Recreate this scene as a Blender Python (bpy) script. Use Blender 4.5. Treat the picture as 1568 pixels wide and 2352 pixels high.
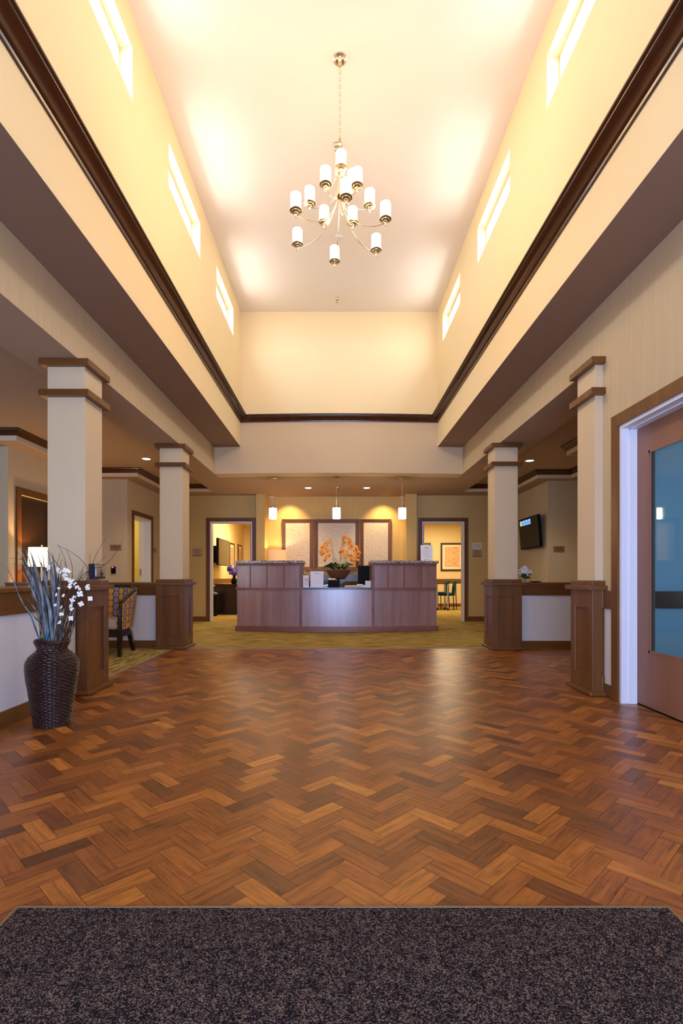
import bpy, bmesh, math, random
from mathutils import Vector, Matrix
R = random.Random(7)
C = bpy.context.scene.collection
S = bpy.context.scene
PI = math.pi
for o in list(bpy.data.objects): bpy.data.objects.remove(o)

def lin(c):
    return tuple(((v/255)/12.92 if v/255 <= .04045 else (((v/255)+.055)/1.055)**2.4) for v in c)

# ------------------------------------------------------------ camera
F = 1190.0; VX = 774.0; VY = 1326.0; H = 0.9
cam = bpy.data.cameras.new('camera'); co = bpy.data.objects.new('camera', cam); C.objects.link(co)
co.location = (0, 0, H); co.rotation_euler = (PI/2, 0, 0)
cam.sensor_fit = 'VERTICAL'; cam.sensor_height = 36; cam.sensor_width = 24
cam.lens = 36*F/2352
cam.shift_x = (784-VX)/2352; cam.shift_y = (VY-1176)/2352
cam.clip_start = 0.02; cam.clip_end = 100
S.camera = co
def P(px, py, Y):            # point of the photograph at depth Y
    return Vector(((px-VX)/F*Y, Y, H+(VY-py)/F*Y))

# ------------------------------------------------------------ light and exposure
S.view_settings.view_transform = 'Standard'; S.view_settings.look = 'None'
S.view_settings.gamma = 1; S.view_settings.use_curve_mapping = False
S.view_settings.exposure = 0.88
w = bpy.data.worlds.new('sky'); S.world = w; w.use_nodes = True
w.node_tree.nodes['Background'].inputs[0].default_value = (.75, .86, 1, 1)
w.node_tree.nodes['Background'].inputs[1].default_value = 1.5
DAY = (.76, .87, 1.0); WARM = (1.0, .70, .36)
def area(name, loc, rot, sx, sy, power, col):
    l = bpy.data.lights.new(name, 'AREA'); l.shape = 'RECTANGLE'; l.size = sx; l.size_y = sy
    l.energy = power; l.color = col
    o = bpy.data.objects.new(name, l); C.objects.link(o); o.location = loc; o.rotation_euler = rot
    return o
WL, WR = -1.556, 1.62                     # clerestory wall planes
WIN_Z = (4.52, 4.925)
WINS_L = [(-.9, .18), (.98, 2.06), (2.86, 3.94), (4.79, 5.887), (6.685, 7.757)]
WINS_R = [(-.8, .28), (1.06, 2.14), (2.93, 4.005), (4.86, 5.976), (6.836, 7.946)]
for (X_, sg, ws, pw) in ((WL, -1, WINS_L, 1.0), (WR, 1, WINS_R, .8)):
    for y0, y1 in ws:
        # open sky, and the sunlit roof outside
        area('sky_light', (X_+sg*.95, (y0+y1)/2, 5.15), (0, sg*math.radians(70), 0), 1.3, y1-y0+.6, 96*pw, DAY)
        area('roof_bounce', (X_+sg*.8, (y0+y1)/2, 4.1), (0, sg*math.radians(118), 0), .8, y1-y0+.4, 34*pw, (1, .93, .88))
area('daylight', (0, -2.25, 1.25), (PI/2, 0, 0), 3.0, 2.3, 235, (.42, .56, 1.0))     # through the glass entrance behind
area('daylight', (4.55, 2.9, 1.3), (0, PI/2, 0), 1.3, 1.6, 20, (.42, .66, 1.0))       # window of the room at the right
area('daylight', (-6.2, 2.6, 1.5), (0, -PI/2, 0), 1.4, 2.6, 9, (.70, .82, 1.0))      # window of the left lounge

# ------------------------------------------------------------ materials
def mat(name): 
    m = bpy.data.materials.new(name); m.use_nodes = True
    nt = m.node_tree; b = nt.nodes['Principled BSDF']
    return m, nt, b
def setp(b, col=None, rough=.5, metal=0, spec=.5, emit=None, es=0, trans=0):
    if col: b.inputs['Base Color'].default_value = (*col, 1)
    b.inputs['Roughness'].default_value = rough; b.inputs['Metallic'].default_value = metal
    b.inputs['Specular IOR Level'].default_value = spec
    if emit: b.inputs['Emission Color'].default_value = (*emit, 1); b.inputs['Emission Strength'].default_value = es
    b.inputs['Transmission Weight'].default_value = trans
def node(nt, t, **k):
    n = nt.nodes.new(t)
    for a, v in k.items(): setattr(n, a, v)
    return n
def mth(nt, op, a, b=None, c=None):
    n = nt.nodes.new('ShaderNodeMath'); n.operation = op
    for i, v in enumerate((a, b, c)):
        if v is None: continue
        if isinstance(v, (int, float)): n.inputs[i].default_value = v
        else: nt.links.new(v, n.inputs[i])
    return n.outputs[0]
def coords(nt, scale, kind='Object', uv=None):
    tc = nt.nodes.new('ShaderNodeTexCoord'); mp = nt.nodes.new('ShaderNodeMapping')
    mp.inputs['Scale'].default_value = scale
    nt.links.new(tc.outputs[kind], mp.inputs['Vector']); return mp.outputs[0]
def noise(nt, vec, scale=5, detail=3, rough=.55):
    n = nt.nodes.new('ShaderNodeTexNoise'); n.inputs['Scale'].default_value = scale
    n.inputs['Detail'].default_value = detail; n.inputs['Roughness'].default_value = rough
    nt.links.new(vec, n.inputs['Vector']); return n.outputs['Fac']
def ramp(nt, fac, stops):
    r = nt.nodes.new('ShaderNodeValToRGB'); nt.links.new(fac, r.inputs[0])
    e = r.color_ramp.elements
    while len(e) < len(stops): e.new(.5)
    for i, (p, c) in enumerate(stops):
        e[i].position = p; e[i].color = (*c, 1)
    return r.outputs[0]
def bump(nt, b, h, strength=.2, dist=.002):
    n = nt.nodes.new('ShaderNodeBump'); n.inputs['Strength'].default_value = strength
    n.inputs['Distance'].default_value = dist
    nt.links.new(h, n.inputs['Height']); nt.links.new(n.outputs[0], b.inputs['Normal'])
def mix(nt, fac, a, b, mode='MIX'):
    n = nt.nodes.new('ShaderNodeMix'); n.data_type = 'RGBA'; n.blend_type = mode
    for i, v in ((0, fac), (6, a), (7, b)):
        if isinstance(v, (int, float)): n.inputs[i].default_value = v
        elif isinstance(v, tuple): n.inputs[i].default_value = (*v, 1)
        else: nt.links.new(v, n.inputs[i])
    return n.outputs[2]
def plain(name, c, rough=.6, metal=0, spec=.5, **k):
    m, nt, b = mat(name); setp(b, lin(c), rough, metal, spec, **k)
    return m
def paint(name, c, var=.03, rough=.7):
    m, nt, b = mat(name); setp(b, lin(c), rough, spec=.25)
    f = noise(nt, coords(nt, (1, 1, 1)), 180, 2)
    bump(nt, b, f, .06, .001)
    c1 = lin(c); c2 = tuple(v*(1-var) for v in c1)
    nt.links.new(mix(nt, noise(nt, coords(nt, (1, 1, 1)), 3, 2), c1, c2), b.inputs['Base Color'])
    return m
def wallpaper(name, c, d=.09):
    m, nt, b = mat(name); setp(b, lin(c), .75, spec=.2)
    f = noise(nt, coords(nt, (1, 1, .02)), 55, 4, .7)
    c1 = lin(c); c2 = tuple(v*(1-d) for v in c1)
    nt.links.new(ramp(nt, f, [(.35, c2), (.65, c1)]), b.inputs['Base Color'])
    bump(nt, b, f, .12, .001)
    return m
def wood(name, c1, c2, axis='Z', rough=.38, s=9, spec=.5):
    m, nt, b = mat(name); setp(b, None, rough, spec=spec)
    sc = {'X': (.07, 1, 1), 'Y': (1, .07, 1), 'Z': (1, 1, .07)}[axis]
    v = coords(nt, sc)
    f = noise(nt, v, s, 5, .6)
    g = noise(nt, v, s*9, 3, .6)
    k = mth(nt, 'ADD', mth(nt, 'MULTIPLY', f, .75), mth(nt, 'MULTIPLY', g, .25))
    nt.links.new(ramp(nt, k, [(.3, lin(c2)), (.7, lin(c1))]), b.inputs['Base Color'])
    bump(nt, b, g, .05, .001)
    return m
M = {}
M['well'] = paint('clerestory_paint', (244, 219, 168))
M['cream'] = paint('column_paint', (216, 191, 152))
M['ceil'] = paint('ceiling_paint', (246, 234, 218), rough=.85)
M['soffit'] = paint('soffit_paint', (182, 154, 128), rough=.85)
M['shadedsoffit'] = paint('shaded_soffit_paint', (152, 124, 100), rough=.85)  # same soffit paint, with the hall's shade put into a darker colour
M['beige'] = wallpaper('wallpaper_beige', (214, 196, 160))
M['header'] = wallpaper('wallpaper_header', (206, 182, 144), .12)
M['olive'] = wallpaper('wallpaper_straw', (208, 180, 120))
M['niche'] = wallpaper('wallpaper_gold', (226, 192, 124))
M['lowwhite'] = wallpaper('wallpaper_pale', (224, 216, 208), .06)
M['yellow'] = paint('room_paint', (232, 208, 150))
M['lime'] = paint('closet_paint', (208, 184, 96))
M['blueroom'] = paint('blue_grey_paint', (150, 176, 190))
M['white'] = paint('white_jamb_paint', (232, 232, 236), rough=.4)
M['band'] = paint('tray_edge_paint', (226, 206, 176))
for a in 'XYZ':
    M['wood'+a] = wood('stained_maple_'+a, (126, 78, 32), (88, 50, 18), a, .34)
    M['crown'+a] = wood('dark_crown_'+a, (84, 44, 22), (52, 26, 12), a, .22)
M['doorwood'] = wood('door_veneer', (150, 104, 78), (122, 80, 58), 'Z', .4, 3)
M['darkdoor'] = wood('dark_door_veneer', (52, 28, 10), (34, 17, 5), 'Z', .4, 3)
M['desk'] = wood('walnut_laminate', (174, 136, 132), (124, 90, 88), 'Z', .28, 10, 1.0)
b_ = M['desk'].node_tree.nodes['Principled BSDF']; b_.inputs['Coat Weight'].default_value = 1.0; b_.inputs['Coat Roughness'].default_value = .32
M['desktrim'] = wood('walnut_trim', (146, 100, 88), (112, 72, 62), 'X', .35, 6)
M['espresso'] = wood('espresso_wood', (44, 24, 16), (22, 10, 6), 'Z', .25, 5)
M['panelframe'] = wood('panel_frame_wood', (126, 82, 56), (98, 60, 38), 'Z', .35, 6)
M['black'] = plain('black_plastic', (10, 10, 12), .6, spec=.15)
M['screen'] = plain('dark_screen', (24, 20, 26), .12)
M['reflectscreen'] = plain('screen_with_reflection', (96, 88, 70), .15)  # grey-olive reflection put into the base colour of the screen
M['nickel'] = plain('brushed_nickel', (200, 186, 160), .25, 1)
M['silver'] = plain('silver_metal', (190, 188, 186), .35, 1)
M['plaque'] = plain('bronze_plaque', (176, 146, 110), .4)
M['ink'] = plain('dark_lettering', (70, 44, 24), .6)
M['red'] = plain('red_lettering', (150, 50, 60), .6)
M['paper'] = plain('white_paper', (240, 240, 244), .5)
M['greyink'] = plain('grey_lettering', (120, 116, 126), .6)
M['plastic'] = plain('white_plastic', (228, 226, 222), .4)
M['counter'] = plain('grey_laminate', (92, 92, 104), .3)
M['bowl'] = plain('terracotta_bowl', (118, 78, 62), .45)
M['leafgreen'] = plain('dark_green_leaf', (44, 72, 26), .4)
M['stemgreen'] = plain('green_stem', (92, 104, 40), .5)
M['teal'] = plain('teal_fabric', (30, 88, 108), .85, spec=.2)
M['olivefabric'] = plain('olive_fabric', (70, 60, 40), .9, spec=.1)
M['taupe'] = plain('taupe_vinyl', (186, 166, 148), .5)
M['purple'] = plain('violet_petal', (84, 62, 168), .6)
M['lilac'] = plain('lilac_petal', (150, 132, 210), .6)
M['whitepetal'] = plain('white_petal', (244, 238, 222), .6)
M['pinkpetal'] = plain('cream_petal', (236, 220, 206), .6)
M['glassvase'] = plain('clear_glass', (235, 240, 240), .05, trans=.9)
M['blueblade'] = None
M['pinkpaper'] = plain('peach_paper', (236, 208, 186), .6)
M['led'] = plain('red_led', (255, 30, 60), .4, emit=(1, .02, .08), es=3)
M['tile1'] = plain('screen_icon_blue', (90, 150, 240), .3, emit=lin((110, 160, 250)), es=1.0)
M['tile2'] = plain('screen_icon_green', (150, 180, 160), .3, emit=lin((150, 180, 160)), es=.7)
M['tile3'] = plain('screen_glyph', (20, 50, 110), .3, emit=lin((30, 80, 160)), es=.5)
M['navy'] = plain('navy_box', (26, 24, 52), .35)
M['caulk'] = plain('carpet_edge_strip', (150, 132, 112), .5)
M['mattrim'] = plain('mat_edge_trim', (126, 96, 62), .5)

def emit_mat(name, col, s, camcol=None):
    m, nt, b = mat(name); setp(b, lin((250, 245, 235)), .4, emit=col, es=s); return m
M['shade'] = emit_mat('lit_opal_glass', (1.0, .65, .33), 15)
M['pendant'] = emit_mat('lit_pendant_glass', (1.0, .80, .50), 16)
M['disc'] = emit_mat('lit_downlight', (1.0, .86, .66), 12)
# linen lamp shades glow
def linen(name, col, s):
    m, nt, b = mat(name); setp(b, lin((196, 150, 104)), .9, spec=.1, emit=col, es=s)
    f = noise(nt, coords(nt, (1, 1, 6)), 60, 3)
    nt.links.new(mth(nt, 'MULTIPLY_ADD', f, s*.8, s*.6), b.inputs['Emission Strength'])
    return m
M['linen'] = linen('linen_shade', (1.0, .58, .26), .34)
M['linenhot'] = linen('bright_linen_shade', (1.0, .70, .40), 2.0)

# glass pane: mostly see-through with a mirror sheen
def pane(name, tint, gl):
    m = bpy.data.materials.new(name); m.use_nodes = True; nt = m.node_tree; nt.nodes.clear()
    out = nt.nodes.new('ShaderNodeOutputMaterial'); mx = nt.nodes.new('ShaderNodeMixShader')
    t = nt.nodes.new('ShaderNodeBsdfTransparent'); g = nt.nodes.new('ShaderNodeBsdfGlossy')
    t.inputs[0].default_value = (*tint, 1); g.inputs['Roughness'].default_value = .03
    mx.inputs[0].default_value = gl
    nt.links.new(t.outputs[0], mx.inputs[1]); nt.links.new(g.outputs[0], mx.inputs[2]); nt.links.new(mx.outputs[0], out.inputs[0])
    return m
M['pane'] = pane('window_glass', (.95, .97, 1), .05)
M['tealglass'] = pane('teal_door_glass', (.68, .82, .88), .06)
M['acrylic'] = pane('clear_acrylic', (.97, .97, .98), .08)

# parquet
def parquet():
    m, nt, b = mat('herringbone_planks'); setp(b, None, .3, spec=.5)
    uv = nt.nodes.new('ShaderNodeUVMap'); uv.uv_map = 'UVMap'
    at = nt.nodes.new('ShaderNodeAttribute'); at.attribute_name = 'tint'
    sp = nt.nodes.new('ShaderNodeSeparateColor'); nt.links.new(at.outputs['Color'], sp.inputs[0])
    mp = nt.nodes.new('ShaderNodeMapping'); mp.inputs['Scale'].default_value = (5, 60, 1)
    nt.links.new(uv.outputs[0], mp.inputs[0])
    f = noise(nt, mp.outputs[0], 1, 5, .65)
    mp2 = nt.nodes.new('ShaderNodeMapping'); mp2.inputs['Scale'].default_value = (26, 420, 1)
    nt.links.new(uv.outputs[0], mp2.inputs[0]); g = noise(nt, mp2.outputs[0], 1, 3, .6)
    mp3 = nt.nodes.new('ShaderNodeMapping'); mp3.inputs['Scale'].default_value = (9, 16, 1)
    nt.links.new(uv.outputs[0], mp3.inputs[0]); h = noise(nt, mp3.outputs[0], 1, 3, .6)
    base = ramp(nt, sp.outputs[0], [(0, lin((84, 50, 24))), (.22, lin((128, 78, 34))), (.5, lin((160, 94, 38))), (.72, lin((184, 112, 42))), (.9, lin((204, 130, 50))), (1, lin((220, 148, 60)))])
    base = mix(nt, mth(nt, 'MULTIPLY', sp.outputs[1], .3), base, lin((144, 72, 36)))
    gr = mth(nt, 'ADD', mth(nt, 'MULTIPLY', f, .6), mth(nt, 'MULTIPLY', g, .25)); gr = mth(nt, 'ADD', gr, mth(nt, 'MULTIPLY', h, .15))
    dark = ramp(nt, gr, [(.34, (.30, .29, .30)), (.50, (.82, .82, .80)), (.66, (1.2, 1.2, 1.1))])
    col = mix(nt, 1.0, base, dark, 'MULTIPLY')
    nt.links.new(col, b.inputs['Base Color'])
    nt.links.new(mth(nt, 'MULTIPLY_ADD', f, .22, .24), b.inputs['Roughness'])
    bump(nt, b, g, .12, .0006)
    return m
M['parquet'] = parquet()
M['underlay'] = plain('dark_seam', (44, 24, 14), .7)
def carpet(name='striated_carpet', sc=(1.3, 11, 1)):
    m, nt, b = mat(name); setp(b, None, .95, spec=.1)
    f = noise(nt, coords(nt, sc), 2.4, 5, .75)
    g = noise(nt, coords(nt, (1, 1, 1)), 260, 2)
    c = ramp(nt, f, [(.34, lin((92, 74, 30))), (.45, lin((150, 128, 62))), (.55, lin((196, 166, 96))), (.68, lin((232, 204, 150)))])
    c = mix(nt, mth(nt, 'MULTIPLY', g, .4), c, lin((110, 90, 44)))
    nt.links.new(c, b.inputs['Base Color']); bump(nt, b, g, .4, .003)
    return m
M['carpet'] = carpet(); M['carpet2'] = carpet('striated_carpet_lengthwise', (11, 1.3, 1))
def speckle():
    m, nt, b = mat('speckled_mat'); setp(b, None, .95, spec=.08)
    v = nt.nodes.new('ShaderNodeTexVoronoi'); v.inputs['Scale'].default_value = 400; v.inputs['Randomness'].default_value = 1
    nt.links.new(coords(nt, (1, 1, 1)), v.inputs['Vector'])
    sp = nt.nodes.new('ShaderNodeSeparateColor'); nt.links.new(v.outputs['Color'], sp.inputs[0])
    n = noise(nt, coords(nt, (1, 1, 1)), 60, 2)
    f = mth(nt, 'MULTIPLY_ADD', n, .5, mth(nt, 'MULTIPLY', sp.outputs[0], .75))
    c = ramp(nt, f, [(.34, lin((14, 11, 14))), (.56, lin((34, 28, 31))), (.76, lin((66, 55, 52))), (.94, lin((124, 103, 86)))])
    nt.links.new(c, b.inputs['Base Color']); bump(nt, b, sp.outputs[1], .7, .004)
    return m
M['mat'] = speckle()
def granite():
    m, nt, b = mat('speckled_granite'); setp(b, None, .2, spec=.5)
    v = nt.nodes.new('ShaderNodeTexVoronoi'); v.inputs['Scale'].default_value = 110
    nt.links.new(coords(nt, (1, 1, 1)), v.inputs['Vector'])
    sp = nt.nodes.new('ShaderNodeSeparateColor'); nt.links.new(v.outputs['Color'], sp.inputs[0])
    nt.links.new(ramp(nt, sp.outputs[0], [(.2, lin((60, 50, 52))), (.4, lin((150, 130, 124))), (.7, lin((206, 190, 180))), (1, lin((226, 216, 210)))]), b.inputs['Base Color'])
    return m
M['granite'] = granite()
def crackle():
    m, nt, b = mat('crackle_glass'); setp(b, lin((216, 190, 150)), .35, spec=.5)
    v = nt.nodes.new('ShaderNodeTexVoronoi'); v.inputs['Scale'].default_value = 42; v.feature = 'DISTANCE_TO_EDGE'
    nt.links.new(coords(nt, (1, 1, 1)), v.inputs['Vector'])
    nt.links.new(ramp(nt, v.outputs['Distance'], [(.0, lin((190, 156, 116))), (.06, lin((228, 206, 172))), (.3, lin((248, 236, 214)))]), b.inputs['Base Color'])
    bump(nt, b, v.outputs['Distance'], .6, .01)
    return m
M['crackle'] = crackle()
def wicker():
    m, nt, b = mat('woven_wicker'); setp(b, None, .32, spec=.6)
    f = noise(nt, coords(nt, (1, 1, 5)), 40, 4, .7)
    nt.links.new(ramp(nt, f, [(.38, lin((18, 6, 6))), (.55, lin((44, 17, 13))), (.72, lin((96, 46, 30)))]), b.inputs['Base Color'])
    return m
M['wicker'] = wicker()
def petal():
    m, nt, b = mat('orange_petal'); setp(b, None, .55)
    f = noise(nt, coords(nt, (1, 1, 1)), 70, 2)
    nt.links.new(ramp(nt, f, [(.35, lin((206, 108, 34))), (.5, lin((240, 160, 50))), (.68, lin((248, 196, 96)))]), b.inputs['Base Color'])
    return m
M['petal'] = petal()
M['petalcentre'] = plain('orchid_throat', (214, 96, 110), .6)
def blade_mat(name, c1, c2):
    m, nt, b = mat(name); setp(b, None, .6, spec=.3)
    f = noise(nt, coords(nt, (1, 1, .2)), 45, 3)
    nt.links.new(ramp(nt, f, [(.35, lin(c2)), (.65, lin(c1))]), b.inputs['Base Color'])
    return m
M['blueblade'] = blade_mat('blue_grey_blade', (142, 150, 150), (54, 60, 60))
M['tealblade'] = blade_mat('teal_blade', (70, 120, 140), (30, 60, 70))
M['greenblade'] = blade_mat('green_blade', (92, 92, 20), (50, 50, 10))
M['twig'] = blade_mat('brown_twig', (104, 74, 52), (44, 28, 20))
def fabric():
    m, nt, b = mat('disc_pattern_fabric'); setp(b, None, .85, spec=.15)
    uv = nt.nodes.new('ShaderNodeUVMap'); uv.uv_map = 'UVMap'
    s = nt.nodes.new('ShaderNodeSeparateXYZ'); nt.links.new(uv.outputs[0], s.inputs[0])
    cu = mth(nt, 'DIVIDE', s.outputs[0], .072); cv = mth(nt, 'DIVIDE', s.outputs[1], .077)
    iu = mth(nt, 'FLOOR', cu); par = mth(nt, 'MODULO', mth(nt, 'ABSOLUTE', iu), 2)
    par = mth(nt, 'GREATER_THAN', par, .5)
    cv2 = mth(nt, 'MULTIPLY_ADD', par, .5, cv)
    fu = mth(nt, 'SUBTRACT', mth(nt, 'FRACT', cu), .5); fv = mth(nt, 'SUBTRACT', mth(nt, 'FRACT', cv2), .5)
    d = mth(nt, 'SQRT', mth(nt, 'ADD', mth(nt, 'MULTIPLY', fu, fu), mth(nt, 'MULTIPLY', fv, fv)))
    inside = mth(nt, 'LESS_THAN', d, .485)
    disc = mix(nt, par, lin((222, 158, 66)), lin((156, 140, 150)))
    wv = nt.nodes.new('ShaderNodeTexWave'); wv.inputs['Scale'].default_value = 60; wv.inputs['Distortion'].default_value = 3
    nt.links.new(uv.outputs[0], wv.inputs['Vector'])
    disc = mix(nt, mth(nt, 'MULTIPLY', wv.outputs['Fac'], .18), disc, lin((120, 86, 70)))
    nt.links.new(mix(nt, inside, lin((96, 72, 84)), disc), b.inputs['Base Color'])
    return m
M['fabric'] = fabric()
def artwork(name, base):
    m, nt, b = mat(name); setp(b, None, .6)
    f = noise(nt, coords(nt, (3, 1, 22)), 2.2, 3, .7)
    st = [(.30, lin((176, 120, 90))), (.42, lin((214, 150, 100))), (.5, lin(base)), (.58, lin((222, 180, 110))), (.66, lin((222, 196, 176))), (.75, lin((190, 150, 40)))]
    nt.links.new(ramp(nt, f, st), b.inputs['Base Color'])
    return m
M['art'] = artwork('abstract_print', (230, 190, 140))
M['art2'] = artwork('pale_print', (180, 172, 120))
M['matboard'] = plain('cream_matboard', (238, 224, 190), .7)
M['picframe'] = plain('dark_frame', (60, 34, 14), .4)

# ------------------------------------------------------------ geometry helpers
class B:
    def __init__(s): s.v = []; s.f = []; s.uv = None; s.smooth = False
    def add(s, vs, fs):
        n = len(s.v); s.v += [tuple(v) for v in vs]; s.f += [tuple(i+n for i in f) for f in fs]; return s
    def box(s, x0, x1, y0, y1, z0, z1, ch=0):
        if x0 > x1: x0, x1 = x1, x0
        if y0 > y1: y0, y1 = y1, y0
        if z0 > z1: z0, z1 = z1, z0
        if ch:
            c = min(ch, (x1-x0)*.45, (y1-y0)*.45, (z1-z0)*.45)
            bm = bmesh.new(); bmesh.ops.create_cube(bm, size=1)
            for v in bm.verts:
                v.co = ((x0+x1)/2+v.co.x*(x1-x0), (y0+y1)/2+v.co.y*(y1-y0), (z0+z1)/2+v.co.z*(z1-z0))
            bmesh.ops.bevel(bm, geom=bm.edges[:], offset=c, segments=2, affect='EDGES', profile=.6)
            bm.verts.index_update(); s.add([v.co for v in bm.verts], [[v.index for v in f.verts] for f in bm.faces]); bm.free(); return s
        return s.add([(x0,y0,z0),(x1,y0,z0),(x1,y1,z0),(x0,y1,z0),(x0,y0,z1),(x1,y0,z1),(x1,y1,z1),(x0,y1,z1)],
                     [(0,3,2,1),(4,5,6,7),(0,1,5,4),(1,2,6,5),(2,3,7,6),(3,0,4,7)])
    def lathe(s, prof, c=(0,0,0), seg=32, caps=True, fn=None):
        vs = []; fs = []
        for r, z in prof:
            for k in range(seg):
                a = 2*PI*k/seg; rr = fn(r, z, a) if fn else r
                vs.append((c[0]+rr*math.cos(a), c[1]+rr*math.sin(a), c[2]+z))
        n = len(prof)
        for i in range(n-1):
            for k in range(seg):
                k2 = (k+1) % seg; fs.append((i*seg+k, i*seg+k2, (i+1)*seg+k2, (i+1)*seg+k))
        if caps:
            fs.append(tuple(reversed(range(seg)))); fs.append(tuple((n-1)*seg+k for k in range(seg)))
        return s.add(vs, fs)
    def cyl(s, c, r, h, seg=24): return s.lathe([(r, 0), (r, h)], c, seg)
    def tube(s, pts, r, seg=8, caps=True):
        pts = [Vector(p) for p in pts]; rs = r if isinstance(r, (list, tuple)) else [r]*len(pts)
        vs = []; fs = []; up = None
        for i, p in enumerate(pts):
            t = (pts[min(i+1, len(pts)-1)]-pts[max(i-1, 0)]).normalized()
            if up is None:
                up = Vector((0, 0, 1)) if abs(t.z) < .9 else Vector((1, 0, 0))
            a = t.cross(up)
            if a.length < 1e-5: a = t.cross(Vector((0, 1, 0)))
            a.normalize(); b = a.cross(t).normalized(); up = b
            for k in range(seg):
                an = 2*PI*k/seg; vs.append(p+(a*math.cos(an)+b*math.sin(an))*rs[i])
        for i in range(len(pts)-1):
            for k in range(seg):
                k2 = (k+1) % seg; fs.append((i*seg+k, i*seg+k2, (i+1)*seg+k2, (i+1)*seg+k))
        if caps:
            fs.append(tuple(reversed(range(seg)))); fs.append(tuple((len(pts)-1)*seg+k for k in range(seg)))
        return s.add(vs, fs)
    def prism(s, poly, z0, z1):
        n = len(poly)
        return s.add([(x, y, z0) for x, y in poly]+[(x, y, z1) for x, y in poly],
                     [tuple(reversed(range(n))), tuple(range(n, 2*n))]+[(i, (i+1) % n, n+(i+1) % n, n+i) for i in range(n)])
    def curved(s, x0, x1, yf, t, z0, z1, n=16):      # slab following y = yf(x)
        vs = []; fs = []
        for i in range(n+1):
            x = x0+(x1-x0)*i/n; y = yf(x)
            vs += [(x, y, z0), (x, y+t, z0), (x, y+t, z1), (x, y, z1)]
        for i in range(n):
            a = i*4; b = a+4
            for k in range(4):
                k2 = (k+1) % 4; fs.append((a+k, a+k2, b+k2, b+k))
        fs.append((0, 3, 2, 1)); fs.append((n*4, n*4+1, n*4+2, n*4+3))
        return s.add(vs, fs)
    def sweep(s, path, prof):                          # prof (d, z); d to the right of travel
        path = [Vector((p[0], p[1])) for p in path]; vs = []; fs = []; m = len(prof)
        for i, p in enumerate(path):
            d0 = (p-path[i-1]).normalized() if i else None
            d1 = (path[i+1]-p).normalized() if i < len(path)-1 else None
            if d0 is None: d0 = d1
            if d1 is None: d1 = d0
            n0 = Vector((d0.y, -d0.x)); n1 = Vector((d1.y, -d1.x)); nn = (n0+n1).normalized(); k = 1/max(.3, nn.dot(n0))
            for d, z in prof: vs.append((p.x+nn.x*d*k, p.y+nn.y*d*k, z))
        for i in range(len(path)-1):
            for k in range(m):
                k2 = (k+1) % m; fs.append((i*m+k, (i+1)*m+k, (i+1)*m+k2, i*m+k2))
        fs.append(tuple(range(m))); fs.append(tuple(reversed([(len(path)-1)*m+k for k in range(m)])))
        return s.add(vs, fs)
    def xf(s, mtx):
        s.v = [tuple(mtx @ Vector(v)) for v in s.v]; return s
ORG = {}
def obj(name, b, m, parent=None, smooth=False, local=False, bevel=0):
    me = bpy.data.meshes.new(name)
    off = Vector((0, 0, 0)) if (parent is None or local) else ORG[parent.name]
    me.from_pydata([tuple(Vector(v)-off) for v in b.v], [], b.f); me.update()
    bm = bmesh.new(); bm.from_mesh(me); bmesh.ops.recalc_face_normals(bm, faces=bm.faces[:]); bm.to_mesh(me); bm.free()
    me.materials.append(m)
    if smooth:
        for p in me.polygons: p.use_smooth = True
        me.set_sharp_from_angle(angle=math.radians(40))
    o = bpy.data.objects.new(name, me); C.objects.link(o)
    if parent: o.parent = parent; ORG[o.name] = ORG[parent.name]
    else: ORG[o.name] = Vector((0, 0, 0))
    if bevel:
        md = o.modifiers.new('bevel', 'BEVEL'); md.width = bevel; md.segments = 2; md.limit_method = 'ANGLE'
    return o
def tag(o, label=None, cat=None, group=None, kind=None):
    if label: o['label'] = label
    if cat: o['category'] = cat
    if group: o['group'] = group
    if kind: o['kind'] = kind
    return o
def thing(name, label, cat, loc, group=None, rz=0):
    o = bpy.data.objects.new(name, None); C.objects.link(o); o.location = loc; o.rotation_euler = (0, 0, rz)
    o.empty_display_size = .05
    ORG[o.name] = Vector(loc); return tag(o, label, cat, group)
def struct(name, b, m, parent=None, **k):
    o = obj(name, b, m, parent, **k)
    if not parent: o['kind'] = 'structure'
    return o
def copytree(o, parent=None):
    c = o.copy(); C.objects.link(c)
    if parent: c.parent = parent
    for ch in [x for x in bpy.data.objects if x.parent == o]: copytree(ch, c)
    return c
def dup(root, loc, label=None, group=None, rz=None):
    c = copytree(root); c.location = loc
    if rz is not None: c.rotation_euler = (0, 0, rz)
    if label: c['label'] = label
    if group: c['group'] = group
    return c
def text(name, s, size, m, parent, loc, rot=(PI/2, 0, 0), ext=.0006, align='CENTER', spacing=1.0):
    cu = bpy.data.curves.new(name, 'FONT'); cu.body = s; cu.size = size; cu.extrude = ext; cu.align_x = align; cu.align_y = 'CENTER'
    cu.space_line = spacing
    t = bpy.data.objects.new('tmp', cu); C.objects.link(t)
    bpy.context.view_layer.update()
    me = bpy.data.meshes.new_from_object(t.evaluated_get(bpy.context.evaluated_depsgraph_get()))
    bpy.data.objects.remove(t)
    me.materials.clear(); me.materials.append(m)
    o = bpy.data.objects.new(name, me); C.objects.link(o); o.parent = parent
    o.location = Vector(loc)-ORG[parent.name]; o.rotation_euler = rot
    return o

# ============================================================ SETTING
Z1 = 2.575        # beam underside and low ceilings
Z2 = 3.005        # hall soffit
Z3 = 5.185        # well ceiling
YB = 8.36         # back of the well
YN = -1.8         # entrance wall
BL, BR = -1.985, 2.03     # beam faces
TL, TR = -2.43, 2.48      # outer beam faces
ZT = 2.715        # tray ceiling

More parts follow.
